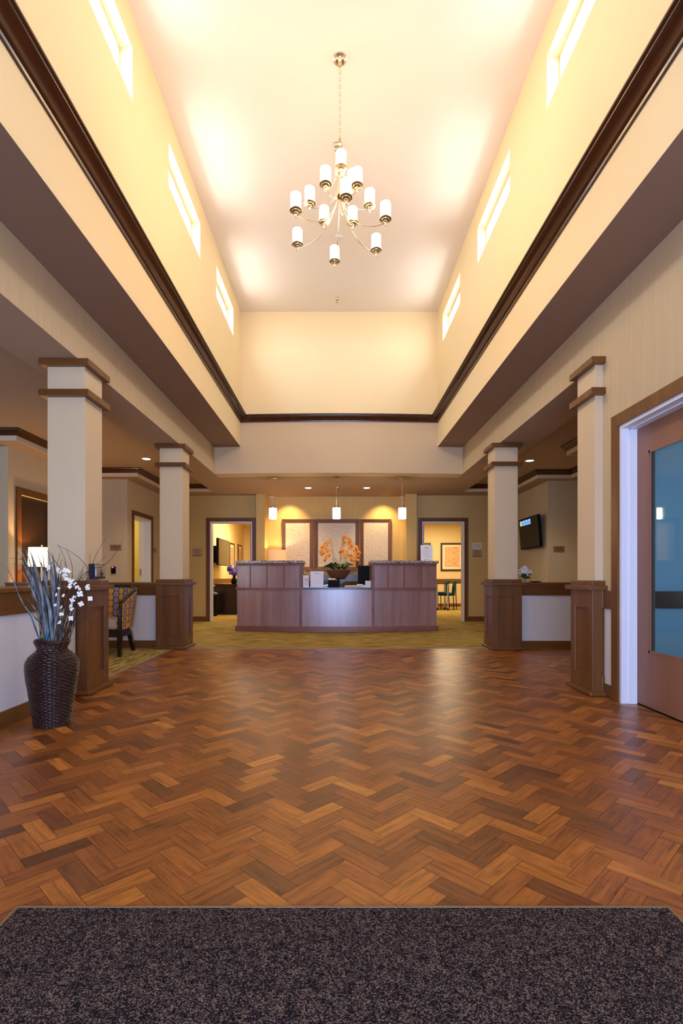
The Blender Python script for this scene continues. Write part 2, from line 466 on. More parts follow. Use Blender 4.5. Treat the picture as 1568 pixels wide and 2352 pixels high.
# parquet, herringbone, clipped to its outline
def clip(poly, ax, val, keep_less):
    out = []
    for i in range(len(poly)):
        a = poly[i]; b = poly[(i+1) % len(poly)]
        ia = (a[ax] <= val) == keep_less; ib = (b[ax] <= val) == keep_less
        if ia: out.append(a)
        if ia != ib:
            t = (val-a[ax])/(b[ax]-a[ax]); out.append((a[0]+(b[0]-a[0])*t, a[1]+(b[1]-a[1])*t))
    return out
def floor():
    L, W = .200, .0667; q = math.sqrt(.5); g = .0006
    rects = [(-2.06, 2.03, YN, 6.55), (2.03, 4.3, 4.0, 6.55), (2.03, 2.13, 2.6, 3.75)]
    V = []; Fc = []; UV = []; T = []
    ox = -(L-W/2)*q+.004; oy = .0
    def put(a0, a1, b0, b1, horiz):
        quad = [(a0+g, b0+g), (a1-g, b0+g), (a1-g, b1-g), (a0+g, b1-g)]
        w = [((a-b)*q+ox, (a+b)*q+oy) for a, b in quad]
        ru, rv = R.random()*40, R.random()*40
        t = (R.betavariate(2.2, 2), R.random(), R.random())
        for x0, x1, y0, y1 in rects:
            if max(p[0] for p in w) < x0 or min(p[0] for p in w) > x1 or max(p[1] for p in w) < y0 or min(p[1] for p in w) > y1: continue
            p = w
            for ax, v, kl in ((0, x0, False), (0, x1, True), (1, y0, False), (1, y1, True)):
                p = clip(p, ax, v, kl)
                if len(p) < 3: break
            if len(p) < 3: continue
            n = len(V); V.extend([(x, y, .0) for x, y in p]); Fc.append(tuple(range(n, n+len(p))))
            for x, y in p:
                a = ((x-ox)+(y-oy))*q; b = ((y-oy)-(x-ox))*q
                UV.append(((a if horiz else b)+ru, (b if horiz else a)+rv)); T.append(t)
    N = 70
    for j in range(-26, 27):
        for k in range(-60, 120):
            a, b = k*W+j*L, k*W-j*L
            y = (a+b)*q; x = (a-b)*q
            if y < YN-.5 or y > 7 or abs(x) > 5: continue
            put(a, a+L, b, b+W, True)
            put(a+L, a+L+W, b+W-L, b+W, False)
    me = bpy.data.meshes.new('floor'); me.from_pydata(V, [], Fc); me.update()
    me.color_attributes.new('tint', 'FLOAT_COLOR', 'CORNER'); me.uv_layers.new(name='UVMap')
    uvl = me.uv_layers['UVMap']; ca = me.color_attributes['tint']
    for i in range(len(me.loops)):
        uvl.data[i].uv = UV[i]; ca.data[i].color = (*T[i], 1)
    me.materials.append(M['parquet'])
    o = bpy.data.objects.new('floor', me); C.objects.link(o); o['kind'] = 'structure'; ORG[o.name] = Vector()
floor()
struct('floor_slab', B().box(-6.3, 5, YN-.1, 17, -.12, -.0012), M['underlay'])
cp = B().box(-6, 4.4, 6.55, 16.6, -.0005, .003)
cp.box(2.3, 4.4, 1, 4.3, -.0005, .003)
struct('floor_carpet_left', B().box(-6, -2.06, YN, 6.55, -.0005, .003), M['carpet2'])
struct('floor_carpet', cp, M['carpet'])
st = B().box(-2.06, 2.03, 6.538, 6.562, 0, .005).box(-2.07, -2.05, 4.3, 6.55, 0, .005)
struct('trim_1', st, M['caulk'])

# clerestory walls with window openings
def pierced(x0, x1, wins, z0, z1, wz, y0, y1):
    b = B().box(x0, x1, y0, y1, z0, wz[0]).box(x0, x1, y0, y1, wz[1], z1)
    ys = [y0]+[v for w_ in wins for v in w_]+[y1]
    for i in range(0, len(ys), 2): b.box(x0, x1, ys[i], ys[i+1], wz[0], wz[1])
    return b
struct('wall_left', pierced(WL-.16, WL, WINS_L, Z2, Z3+.1, WIN_Z, YN, YB+.1), M['well'])
struct('wall_right', pierced(WR, WR+.16, WINS_R, Z2, Z3+.1, WIN_Z, YN, YB+.1), M['well'])
def window(n, x, y0, y1, z0, z1, s):
    # s = +1 when outside lies towards +X
    xa, xb = x+s*.10, x+s*.15; f = .032
    fr = B().box(xa, xb, y0, y1, z0, z0+f).box(xa, xb, y0, y1, z1-f, z1).box(xa, xb, y0, y0+f, z0+f, z1-f).box(xa, xb, y1-f, y1, z0+f, z1-f)
    o = struct('window_%d' % n, fr, M['white'])
    obj('window_pane', B().box(x+s*.122, x+s*.128, y0+f, y1-f, z0+f, z1-f), M['pane'], o)
    bd = B().box(xa-s*.004, xb, y0+f, y1-f, z0+f, z0+f+.012).box(xa-s*.004, xb, y0+f, y1-f, z1-f-.012, z1-f)
    obj('glazing_bead', bd, M['white'], o)
n = 1
for a, b_ in WINS_L: window(n, WL, a, b_, *WIN_Z, -1); n += 1
for a, b_ in WINS_R: window(n, WR, a, b_, *WIN_Z, 1); n += 1
struct('wall_back_upper', B().box(WL, WR, YB, YB+.12, 3.40, Z3+.1), M['well'])
struct('ceiling_well', B().box(WL-.16, WR+.16, YN, YB+.12, Z3, Z3+.12), M['ceil'])
HY = lambda x: 8.38-.10*(1-(x/2.0)**2)
hb = B().curved(WL, WR, HY, .3, Z2, 3.46, 24)
hb.curved(BL, BR, HY, .3, Z1-.003, Z2, 32)
struct('wall_back_header', hb, M['cream'])
# soffits of the hall and beams
struct('ceiling_soffit_left', B().box(BL-.1, WL, YN, 8.38, Z2-.003, Z2), M['shadedsoffit'])
struct('ceiling_soffit_right', B().box(WR, BR+.1, YN, 8.38, Z2-.003, Z2), M['shadedsoffit'])
struct('wall_beam_left', B().box(TL, BL, YN, 8.45, Z1+.004, Z2+.05), M['header'])
struct('wall_beam_right', B().box(BR+.13, TR, YN, 4.1, Z1+.004, Z2+.05).box(BR, TR, 4.1, 8.45, Z1+.004, Z2+.05), M['header'])
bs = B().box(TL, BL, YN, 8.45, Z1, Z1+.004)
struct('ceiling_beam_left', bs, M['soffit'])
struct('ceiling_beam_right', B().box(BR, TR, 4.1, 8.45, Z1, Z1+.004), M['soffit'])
# low ceilings and trays
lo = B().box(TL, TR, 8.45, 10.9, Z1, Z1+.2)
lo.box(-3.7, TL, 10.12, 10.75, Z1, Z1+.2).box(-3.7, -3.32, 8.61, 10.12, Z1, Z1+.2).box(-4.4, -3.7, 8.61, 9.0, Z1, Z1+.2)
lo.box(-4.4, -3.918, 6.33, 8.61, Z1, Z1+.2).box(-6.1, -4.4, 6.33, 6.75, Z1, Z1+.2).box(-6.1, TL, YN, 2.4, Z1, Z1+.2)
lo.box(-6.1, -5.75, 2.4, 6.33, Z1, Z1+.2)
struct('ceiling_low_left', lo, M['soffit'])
ro = B().box(TR, 3.8, 10.12, 10.75, Z1, Z1+.2).box(3.39, 3.8, 8.757, 10.12, Z1, Z1+.2).box(3.8, 4.6, 8.757, 9.2, Z1, Z1+.2)
ro.box(3.954, 4.6, 7.13, 8.757, Z1, Z1+.2).box(3.158, 4.6, 4.0, 7.13, Z1, Z1+.2).box(TR, 4.6, YN, 4.5, Z1, Z1+.2)
struct('ceiling_low_right', ro, M['soffit'])
struct('ceiling_tray_left', B().box(-6.1, TL, 2.2, 10.3, ZT, ZT+.1), M['soffit'])
struct('ceiling_tray_right', B().box(TR, 4.6, 4.2, 10.3, ZT, ZT+.1), M['soffit'])
# pale tray edge and stained tray crown
CR = [(.0, 2.632), (.012, 2.632), (.02, 2.645), (.04, 2.675), (.055, 2.69), (.06, 2.70), (.06, ZT), (.0, ZT)]
BD = [(-.01, Z1-.001), (.002, Z1-.001), (.002, 2.632), (-.01, 2.632)]
pl = [(TL, 10.12), (-3.32, 10.12), (-3.32, 8.61), (-3.918, 8.61), (-3.918, 6.33), (-5.75, 6.33), (-5.75, 2.4), (TL, 2.4)]
pr = [(3.158, 4.5), (3.158, 7.13), (3.954, 7.13), (3.954, 8.757), (3.39, 8.757), (3.39, 10.12), (TR, 10.12)]
pl = list(reversed(pl)); pr = list(reversed(pr))
def flip(prof): return [(-d, z) for d, z in prof]
struct('trim_2', B().sweep(pl, CR), M['crownX'], smooth=False)
struct('trim_3', B().sweep(pr, flip([(-d, z) for d, z in CR])), M['crownX'])
struct('trim_4', B().sweep(pl, BD), M['band'])
struct('trim_5', B().sweep(pr, BD), M['band'])
# dark crown round the well
cpts = [(WL, YN)]+[(WL, HY(WL))]+[(WL+(WR-WL)*i/16, HY(WL+(WR-WL)*i/16)) for i in range(1, 16)]+[(WR, HY(WR)), (WR, YN)]
prof = [(-.02, 3.388), (.016, 3.388), (.02, 3.402), (.03, 3.406), (.036, 3.414), (.042, 3.426), (.052, 3.440), (.066, 3.451), (.084, 3.458), (.098, 3.461), (.100, 3.468), (.110, 3.470), (.115, 3.474), (.115, 3.486), (-.02, 3.486)]
struct('trim_6', B().sweep(cpts, prof), M['crownY'], smooth=True)

# entrance wall behind the viewpoint
ew = B().box(-6.1, -1.5, YN-.15, YN, 0, Z3+.1).box(1.5, 4.6, YN-.15, YN, 0, Z3+.1).box(-1.5, 1.5, YN-.15, YN, 2.35, Z3+.1)
struct('wall_front', ew, M['cream'])
fr = B()
for x in (-1.5, -.80, -.03, .74, 1.44): fr.box(x, x+.06, YN-.1, YN-.04, 0, 2.35)
fr.box(-1.5, 1.5, YN-.1, YN-.04, 0, .12).box(-1.5, 1.5, YN-.1, YN-.04, 2.27, 2.35)
ent = struct('door_1', fr, M['silver'])
obj('door_pane', B().box(-1.5, 1.5, YN-.075, YN-.065, .12, 2.27), M['pane'], ent)

# left lounge walls
struct('wall_lounge_left', B().box(-6.1, -5.95, YN, 1.2, 0, 2.8).box(-6.1, -5.95, 4.0, 6.62, 0, 2.8).box(-6.1, -5.95, 1.2, 4.0, 0, .8).box(-6.1, -5.95, 1.2, 4.0, 2.2, 2.8), M['beige'])
struct('wall_lounge_return', B().box(-6.1, -4.2, 6.62, 6.74, 0, Z1), M['beige'])
lw = B().box(-4.32, -4.2, 6.74, 6.86, 0, Z1).box(-4.32, -4.2, 8.26, 8.97, 0, Z1).box(-4.32, -4.2, 6.86, 8.26, 2.0, Z1)
struct('wall_lounge_side', lw, M['beige'])
struct('wall_alcove_left', B().box(-4.32, -3.58, 8.85, 8.97, 0, Z1), M['beige'])
DY0, DY1 = 9.11, 9.97
struct('wall_corridor_left', B().box(-3.72, -3.58, 8.97, DY0, 0, Z1).box(-3.72, -3.58, DY1, 10.72, 0, Z1).box(-3.72, -3.58, DY0, DY1, 2.0, Z1), M['beige'])
# dark double door in the lounge
def casing(b, axis, p, a0, a1, zt, w_, d, s=1):
    # flat casing on plane p; axis 'Y' = wall facing -Y (spans x), 'X' = wall facing along X (spans y)
    q0, q1 = (p-d*s, p) if s > 0 else (p, p-d*s)
    for c0, c1, z0, z1 in ((a0-w_, a0, 0, zt+w_), (a1, a1+w_, 0, zt+w_), (a0, a1, zt, zt+w_)):
        if axis == 'Y': b.box(c0, c1, q0, q1, z0, z1)
        else: b.box(q0, q1, c0, c1, z0, z1)
    return b
dd = struct('door_2', casing(B(), 'X', -4.2, 6.86, 8.26, 2.0, .09, .025, -1), M['woodZ'])
obj('door_leaf', B().box(-4.29, -4.25, 6.87, 7.555, .01, 2.0), M['darkdoor'], dd)
obj('door_leaf', B().box(-4.29, -4.25, 7.565, 8.25, .01, 2.0), M['darkdoor'], dd)
obj('door_handle', B().tube([(-4.245, 7.5, 1.0), (-4.21, 7.5, 1.0), (-4.21, 7.40, 1.0)], .009), M['nickel'], dd, smooth=True)
obj('door_handle', B().tube([(-4.245, 7.62, 1.0), (-4.21, 7.62, 1.0), (-4.21, 7.72, 1.0)], .009), M['nickel'], dd, smooth=True)
# corridor door opening at the left with white jamb
d3 = struct('door_3', casing(B(), 'X', -3.58, DY0, DY1, 2.0, .075, .018, -1), M['woodZ'])
jb = B().box(-3.80, -3.575, DY1-.03, DY1, 0, 2.0).box(-3.80, -3.575, DY0, DY0+.03, 0, 2.0).box(-3.80, -3.575, DY0+.03, DY1-.03, 1.97, 2.0).box(-3.72, -3.68, DY1-.045, DY1-.03, 0, 1.97)
obj('door_jamb', jb, M['white'], d3)
obj('strike_plate', B().box(-3.785, -3.755, DY1-.034, DY1-.0305, .93, 1.06), M['silver'], d3)
rm = B().box(-5.6, -3.72, 11.2, 11.3, 0, Z1).box(-5.6, -5.5, 8.97, 11.2, 0, Z1).box(-5.6, -4.32, 8.97, 9.07, 0, Z1).box(-3.80, -3.72, 10.72, 11.2, 0, Z1)
struct('wall_closet', rm, M['lime'])
struct('ceiling_closet', B().box(-5.6, -3.72, 8.97, 11.3, Z1, Z1+.1), M['ceil'])

# back wall of the hall with two meeting room doors, piers and niche
YD = 10.6
LX0, LX1 = -2.60, -1.735        # left door opening
RX0, RX1 = 1.735, 2.60
DT = 2.04
bw = B().box(-3.72, LX0, YD, YD+.14, 0, Z1).box(LX1, -1.62, YD, YD+.14, 0, Z1).box(LX0, LX1, YD, YD+.14, DT, Z1)
bw.box(RX1, 3.8, YD, YD+.14, 0, Z1).box(1.60, RX0, YD, YD+.14, 0, Z1).box(RX0, RX1, YD, YD+.14, DT, Z1)
struct('wall_back', bw, M['olive'])
pb = B().prism([(-1.63, 10.42), (-1.455, 10.42), (-1.445, 10.45), (-1.40, 10.80), (-1.63, 10.80)], 0, Z1)
pb.prism([(1.375, 10.80), (1.375, 10.44), (1.39, 10.42), (1.60, 10.42), (1.60, 10.80)], 0, Z1)
struct('wall_niche_sides', pb, M['niche'])
struct('wall_niche', B().box(-1.63, 1.60, 10.75, 10.87, 0, Z1), M['niche'])
for i, (a0, a1) in enumerate(((LX0, LX1), (RX0, RX1))):
    d = struct('door_%d' % (4+i), casing(B(), 'Y', YD, a0, a1, DT, .075, .018), M['woodZ'])
    j = B().box(a0, a0+.03, YD-.005, YD+.16, 0, DT).box(a1-.03, a1, YD-.005, YD+.16, 0, DT).box(a0+.03, a1-.03, YD-.005, YD+.16, DT-.03, DT)
    obj('door_jamb', j, M['white'], d)
    hx = a1-.03 if i == 0 else a0+.03; s = -1 if i == 0 else 1
    lf = obj('door_leaf', B().box(hx, hx+s*.04, YD+.17, YD+1.0, .01, DT-.03), M['doorwood'], d)
    for z in (.25, 1.0, 1.8): obj('hinge', B().box(hx, hx+s*.012, YD+.10, YD+.16, z, z+.1), M['silver'], d)
# baseboards
bb = B()
def base(b, x0, x1, y0, y1, h=.10): b.box(x0, x1, y0, y1, .002, h)
base(bb, -3.58, LX0-.075, YD-.014, YD)
base(bb, -3.58, -3.566, 8.85, DY0-.075); base(bb, -3.58, -3.566, DY1+.075, YD)
base(bb, -4.2, -3.58, 8.836, 8.85); base(bb, -6, -4.2, 6.606, 6.62)
struct('baseboard_left', bb, M['woodX'])
bb = B(); base(bb, RX1+.075, 3.66, YD-.014, YD); base(bb, 3.646, 3.66, 9.0, YD); base(bb, 3.66, 4.3, 8.986, 9.0)
struct('baseboard_right', bb, M['woodX'])
# right side walls
struct('wall_corridor_right', B().box(3.66, 3.80, 9.0, 10.74, 0, Z1), M['beige'])
struct('wall_alcove_right', B().box(3.80, 4.42, 9.0, 9.12, 0, Z1).box(4.3, 4.42, 4.3, 9.0, 0, Z1), M['beige'])
# wall with glazed door, near right
RY0, RY1 = 2.72, 3.715
wr = B().box(BR, BR+.13, YN, RY0, 0, Z2+.05).box(BR, BR+.13, RY1, 4.10, 0, Z2+.05).box(BR, BR+.13, RY0, RY1, 1.99, Z2+.05)
struct('wall_entry_right', wr, M['header'])
d6 = struct('door_6', casing(B(), 'X', BR, RY0, RY1, 1.985, .085, .022, 1), M['woodZ'])
jb = B()
for y0, y1 in ((RY1-.025, RY1), (RY0, RY0+.025)):
    jb.box(BR-.006, BR+.15, y0, y1, 0, 1.985)
jb.box(BR-.006, BR+.15, RY0+.025, RY1-.025, 1.96, 1.985)
jb.box(BR+.05, BR+.10, RY1-.036, RY1-.025, 0, 1.96).box(BR+.05, BR+.10, RY0+.025, RY1-.025, 1.949, 1.96)
obj('door_jamb', jb, M['white'], d6)
XD = 2.13; T_ = .042
lf = B(); gy0, gy1, gz0, gz1 = RY0+.16, RY1-.175, .385, 1.765
lf.box(XD, XD+T_, gy1, RY1-.028, .012, 1.955).box(XD, XD+T_, RY0+.028, gy0, .012, 1.955)
lf.box(XD, XD+T_, gy0, gy1, .012, gz0).box(XD, XD+T_, gy0, gy1, gz1, 1.955)
leaf = obj('door_leaf', lf, M['doorwood'], d6)
gb = B()
for a in (XD-.004,):
    gb.box(a, a+.012, gy1-.016, gy1, gz0, gz1).box(a, a+.012, gy0, gy0+.016, gz0, gz1).box(a, a+.012, gy0, gy1, gz0, gz0+.016).box(a, a+.012, gy0, gy1, gz1-.016, gz1)
obj('glazing_bead', gb, M['doorwood'], leaf)
obj('door_pane', B().box(XD+.018, XD+.024, gy0, gy1, gz0, gz1), M['tealglass'], leaf)
obj('door_sweep', B().box(XD+.005, XD+.035, RY0+.03, RY1-.03, .002, .012), M['black'], leaf)
# room behind that door
struct('wall_office', B().box(BR+.13, 4.3, 4.30, 4.40, 0, Z1).box(4.3, 4.42, 3.7, 4.3, 0, Z1).box(4.3, 4.42, .9, 2.1, 0, Z1).box(4.3, 4.42, 2.1, 3.7, 0, .6).box(4.3, 4.42, 2.1, 3.7, 2.0, Z1).box(BR+.13, 4.3, .9, 1.0, 0, Z1), M['blueroom'])
struct('trim_7', B().box(BR+.2, 4.3, 4.28, 4.30, .645, .785), M['crownX'])
# right wall dado rail and skirting beside the pillar
struct('trim_8', B().box(BR-.016, BR, RY1+.085, 3.93, .665, .80).box(BR-.014, BR, RY1+.085, 3.93, .002, .10), M['woodY'])
struct('wall_dado_right', B().box(BR-.003, BR, RY1+.085, 3.93, .10, .665), M['lowwhite'])

# half walls
def half(name, x0, x1, y0, y1, faces, ov=.02):
    # faces: list of 'n','s','e','w' that carry rail and skirting
    core = struct(name, B().box(x0, x1, y0, y1, 0, .808), M['lowwhite'])
    ax = 'X' if x1-x0 > y1-y0 else 'Y'
    o_ = dict(s=(0, 0, -1, 0), n=(0, 0, 0, 1), w=(-1, 0, 0, 0), e=(0, 1, 0, 0))
    def shell(t, z0, z1):
        b = B()
        for f in faces:
            if f == 's': b.box(x0, x1, y0-t, y0, z0, z1)
            if f == 'n': b.box(x0, x1, y1, y1+t, z0, z1)
            if f == 'w': b.box(x0-t, x0, y0, y1, z0, z1)
            if f == 'e': b.box(x1, x1+t, y0, y1, z0, z1)
        return b
    obj('dado_rail', shell(.016, .672, .808), M['wood'+ax], core)
    obj('skirting', shell(.014, .002, .10), M['wood'+ax], core)
    e = dict(x0=x0, x1=x1, y0=y0, y1=y1)
    if ax == 'X': e['y0'] -= ov+.016; e['y1'] += ov+.016
    else: e['x0'] -= ov+.016; e['x1'] += ov+.016
    obj('wall_cap', B().box(e['x0'], e['x1'], e['y0'], e['y1'], .808, .836, .004), M['wood'+ax], core)
half('wall_half_front_left', -2.26, -2.0, YN, 3.96, 'ew')
half('wall_half_back_left', -4.2, -2.27, 6.58, 6.78, 'sn')
half('wall_half_back_right', 2.30, 4.3, 6.53, 6.73, 'sn')

# ============================================================ COLUMNS
def column(cx, cy, label):
    t = thing('square_column', label, 'column', (cx, cy, 0), 'square columns on panelled pedestals')
    h = .183
    ped = obj('pedestal', B().box(cx-h+.018, cx+h-.018, cy-h+.018, cy+h-.018, 0, .805), M['woodZ'], t)
    fr = B(); w_ = .072
    for s in (-1, 1):
        # faces along y
        y0, y1 = (cy-h, cy-h+.018) if s < 0 else (cy+h-.018, cy+h)
        fr.box(cx-h, cx-h+w_, y0, y1, .03, .805).box(cx+h-w_, cx+h, y0, y1, .03, .805)
        fr.box(cx-h+w_, cx+h-w_, y0, y1, .03, .15).box(cx-h+w_, cx+h-w_, y0, y1, .665, .805)
        x0, x1 = (cx-h, cx-h+.018) if s < 0 else (cx+h-.018, cx+h)
        fr.box(x0, x1, cy-h+.018, cy-h+w_, .03, .805).box(x0, x1, cy+h-w_, cy+h-.018, .03, .805)
        fr.box(x0, x1, cy-h+w_, cy+h-w_, .03, .15).box(x0, x1, cy-h+w_, cy+h-w_, .665, .805)
    obj('panel_frame', fr, M['woodZ'], t, bevel=.002)
    k = .03
    obj('plinth', B().box(cx-h-k, cx+h+k, cy-h-k, cy+h+k, .003, .034, .008), M['woodX'], t)
    obj('pedestal_cap', B().box(cx-h-.034, cx+h+.034, cy-h-.034, cy+h+.034, .803, .838, .003).box(cx-h, cx+h, cy-h, cy+h, .838, .874, .003), M['woodX'], t)
    g = .145
    obj('shaft', B().box(cx-g, cx+g, cy-g, cy+g, .874, Z1-.001), M['cream'], t, bevel=.003)
    k = g+.046
    obj('capital_band', B().box(cx-k, cx+k, cy-k, cy+k, 2.522, 2.572, .003), M['woodX'], t)
    obj('capital_band', B().box(cx-k, cx+k, cy-k, cy+k, 2.288, 2.338, .003), M['woodX'], t)
    return t
column(-2.088, 4.14, 'near left square column behind the wicker floor vase, on a panelled wooden pedestal')
column(-2.088, 6.665, 'far left square column beside the patterned armchair, on a panelled wooden pedestal')
column(2.115, 4.105, 'near right square column next to the glazed door, on a panelled wooden pedestal')
column(2.112, 6.62, 'far right square column beside the tilted wall television, on a panelled wooden pedestal')

# ============================================================ ENTRANCE MAT
t = thing('entrance_mat', 'large speckled dark brown entrance mat in the foreground on the parquet', 'mat', (0, .4, 0))
obj('mat_pile', B().box(-.862, .893, -.9, 1.401, .0, .007), M['mat'], t)
obj('mat_edging', B().box(-.87, .901, 1.400, 1.409, .0, .008, .002).box(-.87, -.861, -.9, 1.401, .0, .008).box(.892, .901, -.9, 1.401, 0, .008), M['mattrim'], t)

# ============================================================ CHANDELIER
def chandelier():
    cx, cy = .022, 4.28
    t = thing('chandelier', 'three tiered nickel chandelier with fifteen glowing glass shades on a long chain', 'chandelier', (cx, cy, Z3))
    obj('canopy', B().lathe([(.058, 0), (.058, -.008), (.050, -.016), (.040, -.022), (.036, -.032), (.018, -.038), (.010, -.062), (.003, -.066)], (cx, cy, Z3), 32), M['nickel'], t, smooth=True)
    ch = B(); z = Z3-.064; i = 0; zt = 4.52; P_ = .030
    while z > zt:
        a, b_ = .0065, .0185; c = z-.0185; pts = []
        for k in range(13):
            an = 2*PI*k/12; u = a*math.cos(an); v = b_*math.sin(an)
            pts.append((cx+(u if i % 2 else 0), cy+(0 if i % 2 else u), c+v))
        ch.tube(pts, .0019, 6); z -= P_; i += 1
    obj('chain', ch, M['nickel'], t, smooth=True)
    st = B().lathe([(.004, 0), (.010, -.01), (.010, -.03), (.020, -.045), (.022, -.06), (.008, -.068), (.006, -.46), (.012, -.47)], (cx, cy, 4.53), 20)
    obj('stem', st, M['nickel'], t, smooth=True)
    for z in (4.05, 4.24): obj('hub', B().lathe([(.006, .03), (.030, .022), (.038, .012), (.038, -.012), (.026, -.02), (.008, -.032)], (cx, cy, z), 24), M['nickel'], t, smooth=True)
    tiers = [(6, .395, 3.748, 4.05, 6.5+0), (6, .248, 3.975, 4.08, 36), (3, .128, 4.18, 4.27, 0)]
    off = [math.radians(-90+6.5), math.radians(-90+30+3), math.radians(-90+4)]
    rods = B()
    for k in range(6):
        a = k*PI/3+.3; rods.tube([(cx+.016*math.cos(a), cy+.016*math.sin(a), 4.45), (cx+.026*math.cos(a), cy+.026*math.sin(a), 4.05)], .0022, 6)
    obj('centre_rods', rods, M['nickel'], t, smooth=True)
    for (n_, rad0, zc, zh, _), o_ in zip(tiers, off):
        for k in range(n_):
            a = o_+2*PI*k/n_; ux, uy = math.cos(a), math.sin(a)
            rad = rad0*(1.08 if (rad0 > .3 and k == 5) else 1); x, y = cx+ux*rad, cy+uy*rad
            pts = []
            z0 = zh; z1 = zc-.030; dip = .015 if n_ == 6 else .01
            for q in range(21):
                s_ = q/20
                r_ = .026+(rad-.026)*(s_**1.55)
                zz = z0+(z1-z0)*(1-(1-s_)**2.1)-dip*math.sin(PI*s_)*s_
                pts.append((cx+ux*r_, cy+uy*r_, zz))
            arm = obj('arm', B().tube(pts, .0029, 8), M['nickel'], t, smooth=True)
            cup = B().lathe([(.0045, -.052), (.006, -.05), (.006, -.024), (.014, -.018), (.016, -.012), (.030, -.009), (.033, -.002), (.048, .0), (.048, .005), (.040, .009), (.040, .012)], (x, y, zc), 28)
            obj('candle_cup', cup, M['nickel'], arm, smooth=True)
            sh = B().lathe([(.036, .012), (.041, .014), (.041, .118), (.0405, .126), (.034, .132), (.010, .134)], (x, y, zc), 24)
            obj('glass_shade', sh, M['shade'], arm, smooth=True)
chandelier()

# ============================================================ PENDANTS, DOWNLIGHTS, SPRINKLERS
def pendant(x, y, label, rz=0):
    t = thing('pendant_light', label, 'pendant light', (x, y, Z1), 'pendant lights over the reception desk', rz)
    L_ = lambda n_, b, m: obj(n_, b, m, t, smooth=True, local=True)
    L_('canopy', B().lathe([(.070, 0), (.070, -.006), (.058, -.014), (.016, -.018), (.012, -.034)], (0, 0, 0), 32), M['nickel'])
    L_('rod', B().cyl((0, 0, -.36), .006, .33, 12), M['nickel'])
    yk = B()
    for s in (-1, 1): yk.box(s*.012-.0025, s*.012+.0025, -.006, .006, -.475, -.36)
    yk.box(-.0145, .0145, -.006, .006, -.364, -.356).box(-.0145, .0145, -.006, .006, -.479, -.470)
    L_('yoke', yk, M['nickel'])
    L_('collar', B().lathe([(.010, -.47), (.014, -.485), (.044, -.487), (.044, -.502), (.064, -.505), (.072, -.509), (.072, -.516), (.060, -.520)], (0, 0, 0), 32), M['nickel'])
    L_('glass_shade', B().lathe([(.058, -.520), (.064, -.526), (.064, -.690), (.060, -.695), (.02, -.697)], (0, 0, 0), 28), M['pendant'])
    return t
pendant(-1.078, 8.70, 'leftmost of the three opal glass pendants hanging over the reception desk', PI/2)
pendant(-.010, 8.66, 'middle opal glass pendant hanging over the reception desk', PI/2)
pendant(1.090, 8.68, 'rightmost of the three opal glass pendants hanging over the reception desk', 0)

def downlight(x, y, z, label, power, blend=.9, ang=125):
    t = thing('recessed_downlight', label, 'downlight', (x, y, z), 'recessed downlights')
    obj('trim_ring', B().lathe([(.075, 0), (.075, -.006), (.058, -.008), (.056, -.002)], (0, 0, 0), 32, caps=False), M['plastic'], t, smooth=True, local=True)
    obj('lens', B().cyl((0, 0, -.004), .057, .003, 28), M['disc'], t, local=True)
    l = bpy.data.lights.new('downlight_beam', 'SPOT'); l.energy = power; l.color = (1, .74, .42); l.spot_size = math.radians(ang); l.spot_blend = blend; l.shadow_soft_size = .05
    o = bpy.data.objects.new('downlight_beam', l); C.objects.link(o); o.parent = t; o.location = (0, 0, -.02)
    return t
downlight(-.541, 9.68, Z1, 'left recessed downlight in the low ceiling behind the middle pendant', 26)
downlight(.553, 9.68, Z1, 'right recessed downlight in the low ceiling behind the middle pendant', 26)
downlight(-2.915, 7.92, ZT, 'recessed downlight in the tray ceiling left of the far left column', 30)
downlight(2.986, 8.04, ZT, 'recessed downlight in the tray ceiling right of the far right column', 22)
def wallwash(x):
    # small halogen niches that wash the panelled wall
    l = bpy.data.lights.new('wall_wash', 'SPOT'); l.energy = 27; l.color = (1, .70, .32); l.spot_size = math.radians(95); l.spot_blend = .8; l.shadow_soft_size = .04
    o = bpy.data.objects.new('wall_wash', l); C.objects.link(o); o.location = (x, 10.38, Z1-.02); o.rotation_euler = (math.radians(22), 0, 0)
wallwash(-.98); wallwash(.95)

def sprinkler(x, y, z, label, s=1.0):
    t = thing('fire_sprinkler', label, 'sprinkler', (x, y, z), 'ceiling sprinklers')
    obj('escutcheon', B().lathe([(.030*s, 0), (.028*s, -.022*s), (.020*s, -.030*s)], (0, 0, 0), 20), M['nickel'], t, smooth=True, local=True)
    obj('sprinkler_head', B().lathe([(.010*s, -.03*s), (.010*s, -.045*s), (.005*s, -.05*s), (.005*s, -.07*s), (.017*s, -.072*s), (.017*s, -.075*s)], (0, 0, 0), 16), M['nickel'], t, smooth=True, local=True)
sprinkler(.0, 7.95, Z3, 'small ceiling sprinkler near the far end of the high ceiling')
sprinkler(-.005, 5.12, Z3, 'ceiling sprinkler directly above the top chandelier shade')
sprinkler(.012, 9.63, Z1, 'small sprinkler in the low ceiling just behind the middle pendant')
sprinkler(2.87, 6.15, ZT, 'sprinkler in the tray ceiling, half hidden behind the near right column')
def grille(x, y, z, label, r=.085):
    t = thing('ceiling_speaker', label, 'ceiling speaker', (x, y, z), 'round ceiling speakers')
    obj('grille', B().lathe([(r, 0), (r, -.005), (r*.9, -.007), (r*.86, -.004), (r*.2, -.004)], (0, 0, 0), 32), M['shadedsoffit'] if z < 4 else M['plastic'], t, smooth=True, local=True)  # soffit grilles take the soffit colour darkened for shade
    obj('centre_cap', B().cyl((0, 0, -.007), r*.14, .003, 16), M['silver'], t, local=True)
grille(-1.80, 7.28, Z2, 'round speaker grille in the left hall soffit')
grille(1.865, 7.32, Z2, 'round speaker grille in the right hall soffit')
